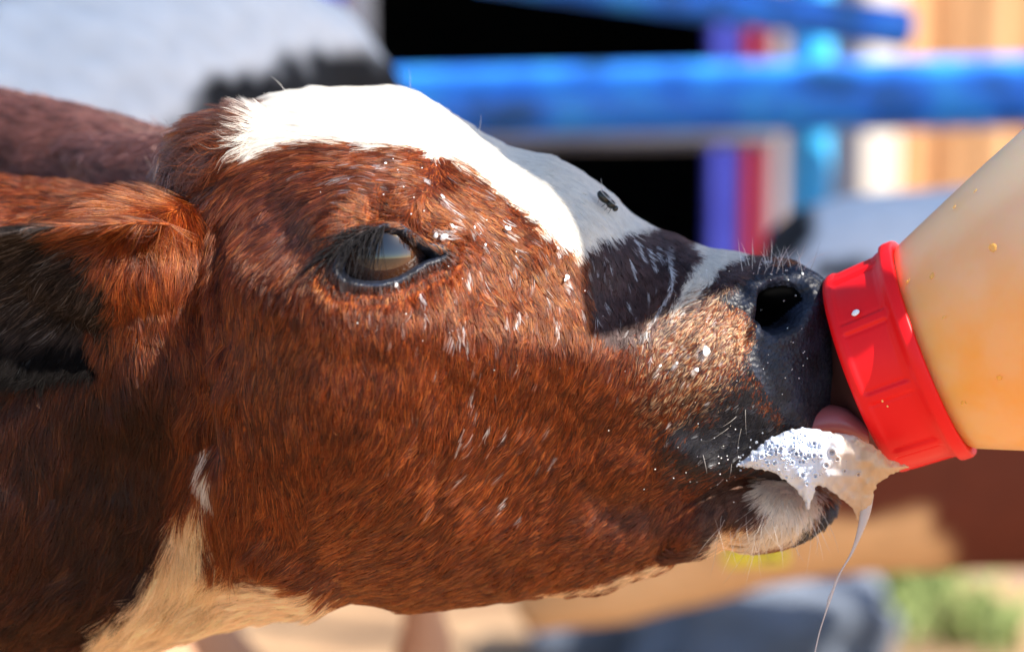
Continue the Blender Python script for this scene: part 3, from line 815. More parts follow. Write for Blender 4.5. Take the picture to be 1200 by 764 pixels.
LEN = np.array([  # px, py, length in mm
    (230, 195, 21), (280, 140, 19), (350, 130, 15), (450, 135, 11), (560, 180, 8), (650, 230, 6.5), (720, 270, 6.5), (800, 320, 6), (860, 320, 4), (620, 320, 7.5), (560, 300, 7.5), (450, 230, 6.5), (350, 230, 8),
    (440, 350, 6), (600, 420, 8.5), (700, 430, 7.5), (790, 430, 4), (850, 430, 3), (850, 500, 3.2), (900, 450, 1.0), (400, 500, 9), (300, 450, 9.5), (560, 560, 9), (450, 640, 9), (700, 600, 8), (780, 600, 6), (170, 360, 9), (60, 300, 15), (50, 240, 7), (240, 300, 10),
    (150, 550, 13), (60, 650, 14), (220, 640, 18), (320, 710, 12), (100, 170, 11), (920, 600, 9), (860, 600, 7), (950, 620, 8), (740, 660, 8)], float)
def length_at(px, py):
    W = np.zeros(len(px)); s = np.zeros(len(px))
    for x, y, l in LEN:
        w = 1 / (((px - x) ** 2 + (py - y) ** 2) + 400) ** 1.5; W += w; s += w * l
    return s / W * .001 * np.where(px > 270, .72, 1.0)

def sample_surface(mask_tri, total):
    a = V_all[tri[:, 0]]; b = V_all[tri[:, 1]]; c = V_all[tri[:, 2]]
    ar = np.linalg.norm(np.cross(b - a, c - a), axis=1) * .5 * mask_tri
    cdf = np.cumsum(ar); cdf /= cdf[-1]
    t = np.searchsorted(cdf, rng.random(total)); t = np.clip(t, 0, len(tri) - 1)
    r1 = np.sqrt(rng.random(total)); r2 = rng.random(total)
    w0, w1, w2 = 1 - r1, r1 * (1 - r2), r1 * r2
    p = a[t] * w0[:, None] + b[t] * w1[:, None] + c[t] * w2[:, None]
    n = vn_[tri[t, 0]] * w0[:, None] + vn_[tri[t, 1]] * w1[:, None] + vn_[tri[t, 2]] * w2[:, None]
    n /= np.linalg.norm(n, axis=1)[:, None] + 1e-9
    return p, n, part_of[tri[t, 0]]

tpx, tpy, ty = proj(tc_); tpart = part_of[tri[:, 0]]
tn = vn_[tri].mean(1)
facing = -(tn @ FY)
wgt = np.where(facing > -0.25, 1.0, 0.12)
wgt *= (tpx > -70) & (tpx < 990) & (tpy < 800) & (tpart < 7)
wgt[np.isin(tpart, [2, 3]) & (tpx > -70) & (tpx < 990)] = 1.0
e_ = sd_poly(tpx, tpy, EYE); wgt[(e_ > -4.5) & (ty < .02) & (tpart == 0)] = 0
wgt[(sd_poly(tpx, tpy, NOSTRIL) > -8) & (tpart == 0)] = 0
nsp = sd_poly(tpx, tpy, NOSEPAD) > 4; wgt[nsp & (tpart == 0)] *= .45
wgt *= 1 + .9 * sstep(540, 700, tpx) * (tpart < 2)
NH = 430000
hp, hn, hpart = sample_surface(wgt, NH)
# hairs on hidden inner walls (inside other parts) are harmless; drop those buried deep is skipped
hpx, hpy, hy = proj(hp)
fl = flow(hpx, hpy)
ang = (noise2(hpx / 22, hpy / 30) * .30 + noise2(hpx / 7, hpy / 9 + 4) * .22 + rng.normal(0, .13, NH))
ca_, sa_ = np.cos(ang), np.sin(ang)
fl = np.stack([fl[:, 0] * ca_ - fl[:, 1] * sa_, fl[:, 0] * sa_ + fl[:, 1] * ca_], 1)
dirw = fl[:, 0:1] * FX - fl[:, 1:2] * FZ
def tangent(d, n):
    t = d - n * (d * n).sum(1)[:, None]; return t / (np.linalg.norm(t, axis=1)[:, None] + 1e-6)
tg = tangent(dirw, hn)
ln = length_at(hpx, hpy) * (.65 + .6 * rng.random(NH))
fe = np.isin(hpart, [3, 5]); ln[fe] = .010 * (.6 + .6 * rng.random(fe.sum()))
pd = (sd_poly(hpx, hpy, NOSEPAD) > 2) & (hpart == 0); ln[pd] = .0014 * (.6 + .8 * rng.random(pd.sum()))
jw = hpart == 1; ln[jw] = np.maximum(ln[jw], .004)
lift0 = .10 + .10 * rng.random(NH)
curl = brush(hpx, hpy, 238, 195, 34, 34) + .35 * brush(hpx, hpy, 300, 150, 45, 30)
lift0 += .5 * curl; 
lift0 += .25 * (sd_poly(hpx, hpy, THROAT) > -10)
ph = rng.random(NH) * 6.28
K = 6
s = np.linspace(0, 1, K)[None, :]
side = np.cross(hn, tg)
upc = lift0[:, None] * (s - .42 * s * s)                         # rise then lie down
pts = hp[:, None, :] + tg[:, None, :] * (ln[:, None] * s * 1.0)[..., None] + hn[:, None, :] * (ln[:, None] * upc)[..., None]
bend = rng.normal(0, .10, NH)[:, None] * s ** 2 + curl[:, None] * .35 * np.sin(5.5 * s + ph[:, None]) * s
pts += side[:, None, :] * (ln[:, None] * bend)[..., None]
# clumping towards guide hairs
def clump(pts, frac, cellw, amt, power=1.6):
    m = int(NH * frac); gi = rng.choice(NH, m, replace=False)
    kd = KDTree(m)
    for k, g in enumerate(gi): kd.insert(hp[g], k)
    kd.balance()
    near = np.fromiter((kd.find(p)[1] for p in hp), int, NH)
    gg = gi[near]
    ok = (hpart == hpart[gg]) & (np.linalg.norm(hp - hp[gg], axis=1) < cellw)
    a = (amt * ok)[:, None] * s ** power
    tgt = pts[gg]
    out = pts + (tgt - pts) * a[..., None]
    return out, gg
cl_amt = .55 + .25 * noise2(hpx / 50, hpy / 50) + .25 * brush(hpx, hpy, 610, 320, 120, 110)
cl_amt = np.clip(cl_amt, 0, .85); cl_amt[pd] = 0
pts, gg = clump(pts, 1 / 16, .004, cl_amt)
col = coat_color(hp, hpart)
# milk soaks and mats the hairs it lands on
drops = [(400, 210, 2.5), (452, 196, 3.5), (516, 234, 5), (504, 214, 3), (592, 270, 5), (566, 288, 3.5), (519, 276, 7), (510, 274, 6), (528, 266, 4), (552, 268, 4), (555, 258, 2.5), (662, 326, 5.5), (660, 329, 4), (492, 346, 3),
         (462, 332, 4), (470, 326, 3), (449, 342, 2.5), (700, 250, 2), (708, 318, 2.2), (700, 316, 2), (714, 306, 2), (698, 371, 2.2), (709, 356, 2.2), (760, 343, 2), (735, 355, 3), (652, 293, 3.5), (442, 379, 2), (827, 412, 9), (816, 433, 4.5), (773, 429, 3.5),
         (772, 437, 3), (793, 426, 4), (797, 432, 2.5), (790, 410, 3), (802, 405, 2), (786, 495, 3), (784, 517, 3), (838, 543, 3), (823, 540, 2.4), (840, 577, 2.6), (851, 596, 3.2), (847, 589, 2), (860, 589, 2), (832, 471, 2.5), (808, 484, 2), (865, 535, 2),
         (770, 290, 1.8), (868, 303, 3), (895, 308, 2), (940, 322, 3), (548, 556, 2), (541, 518, 2.5), (554, 521, 2.5), (544, 503, 2), (785, 636, 2), (604, 300, 2), (622, 280, 3), (640, 300, 2)]
streaks = [(536, 384, 540, 400, 2.2), (545, 372, 541, 392, 2), (592, 370, 588, 380, 2.5), (607, 366, 604, 378, 3), (652, 373, 652, 388, 2.2), (555, 455, 552, 470, 2.2), (550, 318, 546, 330, 2), (574, 494, 571, 508, 2), (596, 500, 594, 508, 2),
           (522, 272, 530, 256, 2), (530, 256, 531, 240, 1.6), (556, 262, 556, 246, 1.6), (598, 575, 590, 600, 1.6), (500, 290, 496, 300, 2), (492, 340, 496, 354, 2), (500, 362, 497, 372, 1.8), (586, 262, 592, 256, 2),
           (780, 298, 786, 318, 3.0), (786, 318, 786, 340, 3.2), (786, 340, 776, 360, 3), (776, 360, 764, 378, 2.4), (764, 378, 756, 394, 1.8), (742, 280, 752, 304, 1.8), (756, 288, 764, 312, 2.0), (736, 300, 742, 322, 1.4), (768, 296, 772, 304, 2), (528, 388, 532, 402, 1.5), (548, 394, 545, 410, 1.5)]
wet = np.zeros(NH)
for x, y, r in drops: wet = np.maximum(wet, np.clip(1.35 - np.hypot(hpx - x, (hpy - y) * .7) / (r * .65), 0, 1))
for x1, y1, x2, y2, r in streaks:
    ex, ey = x2 - x1, y2 - y1; t_ = np.clip(((hpx - x1) * ex + (hpy - y1) * ey) / (ex * ex + ey * ey), 0, 1)
    wet = np.maximum(wet, .95 * np.clip(1.3 - np.hypot(hpx - x1 - ex * t_, hpy - y1 - ey * t_) / (r * .6), 0, 1))
for k in range(240):
    cx, cy, sx_, sy_ = [(820, 430, 40, 34), (560, 350, 80, 60), (610, 300, 50, 40), (480, 215, 60, 18), (760, 330, 40, 40), (560, 480, 60, 60)][k % 6]
    x, y = rng.normal(cx, sx_), rng.normal(cy, sy_); wet = np.maximum(wet, rng.uniform(.2, .6) * np.clip(1.3 - np.hypot((hpx - x) * 1.4, (hpy - y) * .6) / 1.8, 0, 1))
wet *= (hpart == 0) & (rng.random(NH) < .85)
# hairs of one lock share a tone
tone = (.42 + 1.22 * rng.random(NH))[gg]; lightc = (col.min(1) > .3)[:, None]; col = col * np.where(lightc, tone[:, None] ** .12, tone[:, None] ** .9)
col = col * (1 - wet[:, None]) + np.array([.78, .80, .84]) * wet[:, None]
rad = (1 + .8 * wet) * np.where(np.isin(hpart, [3, 5]), .00013, .00011) * (.7 + .6 * rng.random(NH))
rad[pd] *= .6

def make_curves(name, pts, rad, col, material, parent, taper=.15):
    n, k = pts.shape[:2]
    cu = bpy.data.hair_curves.new(name)
    cu.add_curves([k] * n)
    cu.attributes['position'].data.foreach_set('vector', pts.astype(np.float32).ravel())
    ra = cu.attributes.get('radius') or cu.attributes.new('radius', 'FLOAT', 'POINT')
    tp = np.linspace(0, 1, k)[None, :]; r = rad[:, None] * (1 - (1 - taper) * tp ** 1.5)
    ra.data.foreach_set('value', r.astype(np.float32).ravel())
    cc = cu.attributes.new('hair_color', 'FLOAT_COLOR', 'CURVE')
    cc.data.foreach_set('color', np.concatenate([np.clip(col, 0, 1), np.ones((n, 1))], 1).astype(np.float32).ravel())
    cu.materials.append(material)
    return link(name, cu, None, parent)
M_hair = hair_mat('fur_hair'); M_lash = hair_mat('lash_hair', .3, .92)
inner = np.isin(hpart, [2, 4]) & (col.max(1) < .2) & (sd_poly(hpx, hpy, EARDARK) > -12) & (col[:, 0] < col[:, 2] * 2.2)
ear_hair = make_curves('ear_hair', pts[inner], rad[inner] * 1.1, col[inner] * np.array([.75, .6, .5]), M_lash, calf); tag(ear_hair, None, None, None, 'stuff')
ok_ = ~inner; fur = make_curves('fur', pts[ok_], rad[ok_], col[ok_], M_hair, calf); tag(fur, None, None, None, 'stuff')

# ---------------------------------------------------------------- eye
esurf, en = None, None
ec = P(443, 297, 0); 
c0 = Vector(P(443, 297, 0)); d0 = (c0 - CAMP).normalized()
# depth of the lids
rim = [surf(x, y)[0] for x, y in ((378, 318), (430, 256), (475, 262), (420, 340), (500, 312))]
rim_y = float(np.mean([proj(np.array(r))[2] for r in rim]))
ER = .0200
ey = rim_y + ER - .0002
ecen = P(444, 300, ey)
M_eye = mat('eyeball', rough=.04)
M_eye.node_tree.nodes['Principled BSDF'].inputs['IOR'].default_value = 1.4
BS(M_eye).inputs['Coat Weight'].default_value = 1.0; BS(M_eye).inputs['Coat IOR'].default_value = 1.62; BS(M_eye).inputs['Coat Roughness'].default_value = .02
tce = N(M_eye, 'ShaderNodeTexCoord'); sep = N(M_eye, 'ShaderNodeSeparateXYZ'); L(M_eye, tce.outputs['Object'], sep.inputs[0])
# iris disc looks along local -Y: radial distance in XZ
vl = N(M_eye, 'ShaderNodeVectorMath', operation='MULTIPLY'); vl.inputs[1].default_value = (1, 0, 1.0); L(M_eye, tce.outputs['Object'], vl.inputs[0])
vlen = N(M_eye, 'ShaderNodeVectorMath', operation='LENGTH'); L(M_eye, vl.outputs[0], vlen.inputs[0])
mr = N(M_eye, 'ShaderNodeMapRange'); mr.inputs['From Max'].default_value = ER; L(M_eye, vlen.outputs['Value'], mr.inputs['Value'])
ir = N(M_eye, 'ShaderNodeValToRGB'); e = ir.color_ramp.elements
e[0].position = 0; e[0].color = (0.01, 0.006, 0.005, 1); e[1].position = .30; e[1].color = (0.022, 0.009, 0.005, 1)
x_ = e.new(.62); x_.color = (0.055, 0.018, 0.005, 1); x_ = e.new(.74); x_.color = (0.03, 0.015, 0.012, 1); x_ = e.new(.9); x_.color = (0.02, 0.015, 0.02, 1)
L(M_eye, mr.outputs[0], ir.inputs[0])
# horizontal pupil
vp = N(M_eye, 'ShaderNodeVectorMath', operation='MULTIPLY'); vp.inputs[1].default_value = (1 / .0125, 0, 1 / .0080); L(M_eye, tce.outputs['Object'], vp.inputs[0])
vpl = N(M_eye, 'ShaderNodeVectorMath', operation='LENGTH'); L(M_eye, vp.outputs[0], vpl.inputs[0])
pr = N(M_eye, 'ShaderNodeValToRGB'); e = pr.color_ramp.elements; e[0].position = .62; e[0].color = (0.03, 0.03, 0.07, 1); e[1].position = 1.0; e[1].color = (1, 1, 1, 1)
L(M_eye, vpl.outputs['Value'], pr.inputs[0])
nze = N(M_eye, 'ShaderNodeTexNoise'); nze.inputs['Scale'].default_value = 300; L(M_eye, tce.outputs['Object'], nze.inputs['Vector'])
mxe = N(M_eye, 'ShaderNodeMixRGB', blend_type='MULTIPLY'); mxe.inputs[0].default_value = 1
L(M_eye, ir.outputs[0], mxe.inputs[1]); L(M_eye, pr.outputs[0], mxe.inputs[2]); L(M_eye, mxe.outputs[0], BS(M_eye).inputs['Base Color'])
bm = bmesh.new(); bmesh.ops.create_uvsphere(bm, u_segments=64, v_segments=48, radius=ER)
eye = from_bm('eye', bm, M_eye, None); eye.parent = calf; eye.matrix_parent_inverse = parent_matrix(calf).inverted()
eye.location = ecen; eye.rotation_euler = (-TH + math.radians(-8), 0, math.radians(6))

# lashes: long black hairs from the upper lid, hanging back over the eye
def hairs_from(rows, material, name, parent, K=8, rad0=.00016, colf=None, label=None):
    """rows: (px,py,dx,dy,len_mm,lift,curve)"""
    P_, C_, R_ = [], [], []
    for (x, y, dx, dy, l, lift, cv) in rows:
        p, n = surf(x, y)
        if p is None: continue
        p = np.array(p); n = np.array(n)
        d = dx * FX - dy * FZ; d /= np.linalg.norm(d)
        t = d - n * (d @ n) * .6; t /= np.linalg.norm(t); sdv = np.cross(n, t)
        ss = np.linspace(0, 1, K)[:, None]
        q = p + t * (l * .001 * ss) + n * (l * .001 * lift * (ss - .45 * ss ** 2)) + sdv * (l * .001 * cv * ss ** 2)
        P_.append(q); R_.append(rad0 * random.uniform(.7, 1.2)); C_.append(colf())
    return make_curves(name, np.array(P_), np.array(R_), np.array(C_), material, parent)
rows = []
for k in range(200):
    t = random.random() ** .9
    x = 390 + 62 * t; y = 303 - 34 * math.sin(min(1, t * 1.15 + .05) * math.pi / 2) + random.uniform(-5, 3)
    rows.append((x, y, -.35 - .35 * (1 - t) + random.gauss(0, .1), 1.0, random.uniform(13, 23), .85, random.uniform(-.15, .35)))
hairs_from(rows, M_lash, 'eyelashes', calf, colf=lambda: np.array([.012, .011, .012]) * random.uniform(.4, 2.0), rad0=.00014)
rows = []
for k in range(60):
    t = random.random(); x = 388 + 96 * t; y = 333 - 14 * t ** 2 * 1.6 + 3 * math.sin(t * 3) + random.uniform(-2, 2)
    rows.append((x, y, -.5 + .6 * t, 1.0, random.uniform(3, 6), .6, 0))
hairs_from(rows, M_lash, 'lower_eyelashes', calf, colf=lambda: np.array([.03, .02, .02]) * random.uniform(.6, 2.0), rad0=.00011)
# whiskers
rows = []
for k in range(46):
    x, y = random.uniform(880, 968), random.uniform(590, 634); rows.append((x, y, random.gauss(-.1, .3), 1, random.uniform(8, 18), .5, random.gauss(0, .2)))
for k in range(16):
    x, y = random.uniform(836, 890), random.uniform(600, 640); rows.append((x, y, random.gauss(-.3, .4), 1, random.uniform(8, 20), .5, random.gauss(0, .2)))
for k in range(34):
    x, y = random.uniform(870, 950), random.uniform(306, 322); rows.append((x, y, random.gauss(.15, .3), -1, random.uniform(4, 11), .7, random.gauss(0, .3)))
for k in range(7):
    x, y = random.uniform(790, 900), random.uniform(470, 560); rows.append((x, y, random.gauss(-.3, .5), random.uniform(.2, 1), random.uniform(4, 10), .8, random.gauss(0, .3)))
rows += [(340, 118, -.5, -1, 9, 1, .3), (400, 104, 0, -1, 9, 1, .1), (480, 112, .1, -1, 8, 1, .2), (560, 158, .3, -1, 6, 1, .2), (700, 240, .3, -1, 8, 1, .2), (190, 215, -.3, -1, 12, 1, .1)]
hairs_from(rows, M_hair, 'whiskers', calf, colf=lambda: np.array([.55, .5, .45]) * random.uniform(.4, 1.5), rad0=.00010)

# ---------------------------------------------------------------- tongue and mouth lining
M_tongue = mat('wet_tongue', (0.42, 0.12, 0.12), .3, Subsurface_Weight=.3)
BS(M_tongue).inputs['Subsurface Radius'].default_value = (.004, .0015, .001)
r = smooth_path(np.array([(*P(880, 520, .0), .012), (*P(925, 503, -.008), .010), (*P(960, 492, -.016), .0068), (*P(990, 494, -.020), .0060), (*P(1015, 506, -.020), .0050)]), 26)
V, F = ring_loft(r[:, :3], np.stack([r[:, 3] * 0, r[:, 3] * 1.8, r[:, 3] * 0], 1), np.stack([r[:, 3] * -.1, r[:, 3] * 0, r[:, 3]], 1), 26)
mesh('tongue', V, F, M_tongue, calf)
M_mouth = mat('mouth_lining', (0.02, 0.008, 0.008), .5)
r = smooth_path(np.array([(*P(800, 545, .0), .014), (*P(870, 530, .0), .022), (*P(930, 528, .0), .022), (*P(958, 532, .0), .015)]), 20)
V, F = tube(r[:, :3], r[:, 3], 26); mesh('mouth_lining', V, F, M_mouth, calf)

# ================================================================== BOTTLE
bottle = empty('feeding_bottle', P(1012, 441, .0), 'translucent feeding bottle of orange tinted milk with a red screw cap at the mouth', 'bottle')
PHI = math.radians(15); SL = math.radians(21.5)
axv = math.cos(SL) * math.cos(PHI) * FX - math.sin(PHI) * FY + math.sin(SL) * math.cos(PHI) * FZ
axv = axv / np.linalg.norm(axv)
e1 = FZ - axv * (FZ @ axv); e1 /= np.linalg.norm(e1); e2 = np.cross(axv, e1)
B0 = P(1008, 440, -.010)
def lathe(prof, n=128, mod=None):
    """prof: (distance along axis, radius) in metres"""
    prof = np.asarray(prof, float); t = np.linspace(0, 2 * math.pi, n, endpoint=False)
    V = []
    for h, r in prof:
        rr = np.full(n, r)
        if mod is not None: rr = rr + mod(h, t)
        V.append(B0 + axv * h + (np.cos(t) * rr)[:, None] * e1 + (np.sin(t) * rr)[:, None] * e2)
    V = np.array(V).reshape(-1, 3); m = len(prof)
    F = [(i * n + j, i * n + (j + 1) % n, (i + 1) * n + (j + 1) % n, (i + 1) * n + j) for i in range(m - 1) for j in range(n)]
    return V, F
M_cap = mat('red_plastic', (0.78, 0.003, 0.006), .4); BS(M_cap).inputs['Specular IOR Level'].default_value = .3
nzc = N(M_cap, 'ShaderNodeTexNoise'); nzc.inputs['Scale'].default_value = 120; tcc = N(M_cap, 'ShaderNodeTexCoord'); L(M_cap, tcc.outputs['Object'], nzc.inputs['Vector']); bump(M_cap, nzc.outputs[0], .3, .0006)
nzr = N(M_cap, 'ShaderNodeTexNoise'); nzr.inputs['Scale'].default_value = 45; nzr.inputs['Detail'].default_value = 8; L(M_cap, tcc.outputs['Object'], nzr.inputs['Vector']); mrr = N(M_cap, 'ShaderNodeMapRange'); mrr.inputs['To Min'].default_value = .28; mrr.inputs['To Max'].default_value = .6; L(M_cap, nzr.outputs[0], mrr.inputs['Value']); L(M_cap, mrr.outputs[0], BS(M_cap).inputs['Roughness'])
RC, RF, LC = .0478, .0436, .0325
def cap_mod(h, t):
    # nine wide grip panels, each outlined by a low rib
    per = 2 * math.pi / 9; u = np.abs(((t + .25) % per) - per / 2) / (per / 2)      # 1 at the gaps
    inpan = sstep(.0050, .0062, h) * sstep(.0245, .0232, h)
    return inpan * .0009 * sstep(.84, .90, u) - .0004 * np.exp(-((u - .80) / .04) ** 2) * inpan
prof = [(0, .004), (0, .016), (0, .034), (.0003, RF - .0022), (.0010, RF - .0008), (.0024, RF)]
for h in np.linspace(.004, .0245, 26): prof.append((h, RF + (RC - .0028 - RF) * (h / .0245) - .0007 * sstep(.0045, .0062, h) * sstep(.0245, .0228, h)))
prof += [(.0262, RC - .0022), (.0272, RC - .0004), (.0285, RC), (.0318, RC), (.0330, RC - .0006), (LC, RC - .0018), (LC, .041), (LC - .004, .039)]
V, F = lathe(prof, 420, cap_mod); mesh('cap', V, F, M_cap, bottle)
M_bot = mat('milky_plastic', (0.95, 0.66, 0.34), .38, Subsurface_Weight=1.0)
BS(M_bot).inputs['Subsurface Radius'].default_value = (.050, .024, .010); BS(M_bot).inputs['Subsurface Scale'].default_value = 1.0
tcb = N(M_bot, 'ShaderNodeTexCoord'); nb = N(M_bot, 'ShaderNodeTexNoise'); nb.inputs['Scale'].default_value = 42; nb.inputs['Detail'].default_value = 4
cb = N(M_bot, 'ShaderNodeValToRGB'); e = cb.color_ramp.elements; e[0].position = .40; e[0].color = (0.86, 0.46, 0.18, 1); e[1].position = .66; e[1].color = (0.87, 0.39, 0.07, 1)
L(M_bot, tcb.outputs['Object'], nb.inputs['Vector']); L(M_bot, nb.outputs[0], cb.inputs[0])
# the milk inside stops at a sloping level: above it the plastic is paler
geo = N(M_bot, 'ShaderNodeNewGeometry'); sx = N(M_bot, 'ShaderNodeSeparateXYZ'); L(M_bot, geo.outputs['Position'], sx.inputs[0])
mrb = N(M_bot, 'ShaderNodeMapRange'); mrb.inputs['From Min'].default_value = .79; mrb.inputs['From Max'].default_value = .86; L(M_bot, sx.outputs['Z'], mrb.inputs['Value'])
mb = N(M_bot, 'ShaderNodeMixRGB'); mb.inputs[2].default_value = (0.80, 0.60, 0.40, 1)
L(M_bot, mrb.outputs[0], mb.inputs[0]); L(M_bot, cb.outputs[0], mb.inputs[1]); L(M_bot, mb.outputs[0], BS(M_bot).inputs['Base Color'])
prof = [(LC - .012, .040), (LC - .001, .0425), (LC + .002, .0450)]
h0 = LC + .002; r0 = .0450
for k in range(1, 30):
    f = k / 29; h = h0 + f * .105; prof.append((h, r0 + math.tan(math.radians(22.5)) * (h - h0) * (1 - .10 * f * f)))
h1, r1 = prof[-1]
prof += [(h1 + .010, r1 + .003), (h1 + .022, r1 + .0042), (h1 + .05, r1 + .0042), (h1 + .13, r1 + .0042), (h1 + .142, r1 + .001), (h1 + .15, r1 - .008), (h1 + .152, r1 - .03), (h1 + .150, .004)]
V, F = lathe(prof, 160); mesh('bottle_body', V, F, M_bot, bottle)
M_teat = mat('rubber_teat', (0.035, 0.012, 0.010), .45)
prof = [(.001, .030), (-.003, .026), (-.008, .017), (-.02, .0125), (-.036, .0115), (-.044, .0125), (-.050, .010), (-.053, .004)]
V, F = lathe(prof, 48); mesh('teat', V, F, M_teat, bottle)

# splashes dried on the cap
M_splash = mat('orange_milk_stain', (0.85, 0.45, 0.16), .35); M_milk = mat('milk', (0.86, 0.88, 0.90), .22, Subsurface_Weight=.25)
BS(M_milk).inputs['Subsurface Radius'].default_value = (.002, .0015, .001)
cap_bvh = BVHTree.FromObject(bpy.data.objects['cap'], bpy.context.evaluated_depsgraph_get()) if False else None
Vc, Fc = lathe([(0, .004), (.0003, RF - .002), (.0024, RF), (.0245, RC - .0028), (.0285, RC), (LC, RC - .002)], 96)
cap_bvh = BVHTree.FromPolygons([tuple(v) for v in Vc], Fc)
def hit(b, px, py):
    d = (Vector(P(px, py, 0)) - CAMP).normalized(); loc, nr, i, ds = b.ray_cast(CAMP, d)
    if loc is None: return None, None
    return loc, (-nr if nr.dot(d) > 0 else nr)
def blob(bm, loc, nr, rx, ry=None, ang=0, flat=.45, seg=10):
    """flattened bead lying on a surface"""
    ry = ry or rx
    q = nr.to_track_quat('Z', 'Y').to_matrix()
    # long axis follows the picture direction ang (degrees, y down)
    d = Vector(math.cos(math.radians(ang)) * FX - math.sin(math.radians(ang)) * FZ); u = (d - nr * d.dot(nr)).normalized(); v = nr.cross(u)
    M = Matrix((u * rx, v * ry, nr * min(rx, ry) * flat)).transposed().to_4x4(); M.translation = loc
    r = bmesh.ops.create_icosphere(bm, subdivisions=2, radius=1.0)
    for w in r['verts']: w.co *= 1 + random.uniform(-.10, .10)
    bmesh.ops.transform(bm, matrix=M, verts=r['verts'])
bm = bmesh.new()
for x, y, r in ((965, 393, 4), (968, 404, 4.5), (966, 414, 2.5), (972, 426, 2.5), (991, 462, 5), (996, 470, 3), (1034, 470, 1.6), (1040, 476, 1.3), (981, 440, 2)):
    loc, nr = hit(cap_bvh, x, y)
    if loc: blob(bm, loc, nr, r * PX, r * PX * .8, 70, .3)
from_bm('dried_splash', bm, M_splash, bottle)['kind'] = 'stuff'
Vb_, Fb_ = lathe([(LC + .002, .0450), (h1, r1), (h1 + .02, r1 + .004), (h1 + .13, r1 + .004)], 96)
bot_bvh = BVHTree.FromPolygons([tuple(v) for v in Vb_], Fb_)
M_spot = mat('orange_milk_film', (0.92, 0.50, 0.10), .35, Alpha=.5)
bm = bmesh.new()
for x, y, r in ((1128, 240, 6), (1168, 292, 8), (1096, 318, 6), (1190, 268, 5), (1148, 224, 4), (1130, 470, 3), (1176, 442, 4), (1112, 372, 3), (1185, 180, 5), (1064, 330, 3)):
    loc, nr = hit(bot_bvh, x, y)
    if loc:
        for q in range(3): blob(bm, loc + Vector(P(random.gauss(0, r * .6), random.gauss(0, r * .6))) - Vector(P(0, 0)) + nr * .0004, nr, r * PX * random.uniform(.4, .9), r * PX * random.uniform(.4, .9), random.uniform(0, 180), .12)
from_bm('milk_film', bm, M_spot, bottle)['kind'] = 'stuff'
bm = bmesh.new(); loc, nr = hit(cap_bvh, 1003, 367); blob(bm, loc + nr * .0005, nr, 5 * PX, 4 * PX, -30, .4)
from_bm('milk_drop', bm, M_milk, bottle)

# ================================================================== foam, drool, milk splashes
def inflate(poly, yfun, thick, res=1.5, edge=10, rough=0, pits=None, name='foam', material=None, parent=None):
    xs_ = [p[0] for p in poly]; ys_ = [p[1] for p in poly]
    gx = np.arange(min(xs_) - 3, max(xs_) + 3, res); gy = np.arange(min(ys_) - 3, max(ys_) + 3, res)
    X, Y = np.meshgrid(gx, gy, indexing='ij')
    sd = sd_poly(X, Y, poly) + rough * noise2(X / 4, Y / 4)
    gxx, gyy = np.gradient(sd, res)
    outm = sd < 0
    X = X - np.where(outm & (sd > -2 * res), sd * gxx, 0); Y = Y - np.where(outm & (sd > -2 * res), sd * gyy, 0)
    s0 = np.maximum(sd, 0)
    h = thick * np.sqrt(np.clip(s0 / edge, 0, 1) * (2 - np.clip(s0 / edge, 0, 1)))
    bumpv = 0
    if pits is not None:
        bumpv = pits(X, Y) * np.clip(s0 / 4, 0, 1)
    y0 = yfun(X, Y)
    A = P(X, Y, y0 - h + bumpv); B = P(X, Y, y0 + h * .8 + .0002)
    nx, ny = X.shape; cells = (sd > 0)
    ok = cells[:-1, :-1] | cells[1:, :-1] | cells[:-1, 1:] | cells[1:, 1:]
    idx = np.arange(nx * ny).reshape(nx, ny); F = []
    for i, j in zip(*np.nonzero(ok)):
        q = (idx[i, j], idx[i + 1, j], idx[i + 1, j + 1], idx[i, j + 1]); F.append(q); F.append(tuple(k + nx * ny for k in q[::-1]))
    okp = np.pad(ok, 1)
    for i, j in zip(*np.nonzero(ok)):
        for di, dj, a, b in ((-1, 0, (i, j), (i, j + 1)), (1, 0, (i + 1, j + 1), (i + 1, j)), (0, -1, (i + 1, j), (i, j)), (0, 1, (i, j + 1), (i + 1, j + 1))):
            if not okp[i + 1 + di, j + 1 + dj]:
                F.append((idx[a], idx[b], idx[b] + nx * ny, idx[a] + nx * ny))
    V = np.concatenate([A.reshape(-1, 3), B.reshape(-1, 3)])
    used = np.unique(np.array([k for f in F for k in f])); rm = -np.ones(len(V), int); rm[used] = np.arange(len(used))
    return mesh(name, V[used], [tuple(rm[list(f)]) for f in F], material, parent)
foam_root = empty('milk_foam', P(950, 540, -.04), 'bubbly white milk foam hanging from the calf\'s lower lip below the red cap', 'milk foam')
M_foam = mat('milk_froth', (0.74, 0.79, 0.88), .25, Subsurface_Weight=.5)
BS(M_foam).inputs['Subsurface Radius'].default_value = (.004, .003, .002)
tcf = N(M_foam, 'ShaderNodeTexCoord'); spf = N(M_foam, 'ShaderNodeSeparateXYZ'); L(M_foam, tcf.outputs['Object'], spf.inputs[0])
nf = N(M_foam, 'ShaderNodeTexNoise'); nf.inputs['Scale'].default_value = 110; L(M_foam, tcf.outputs['Object'], nf.inputs['Vector'])
adf = N(M_foam, 'ShaderNodeMath', operation='MULTIPLY_ADD'); adf.inputs[1].default_value = .012; L(M_foam, nf.outputs[0], adf.inputs[0]); L(M_foam, spf.outputs['X'], adf.inputs[2])
mrf = N(M_foam, 'ShaderNodeMapRange'); mrf.inputs['From Min'].default_value = .128; mrf.inputs['From Max'].default_value = .148; L(M_foam, adf.outputs[0], mrf.inputs['Value'])
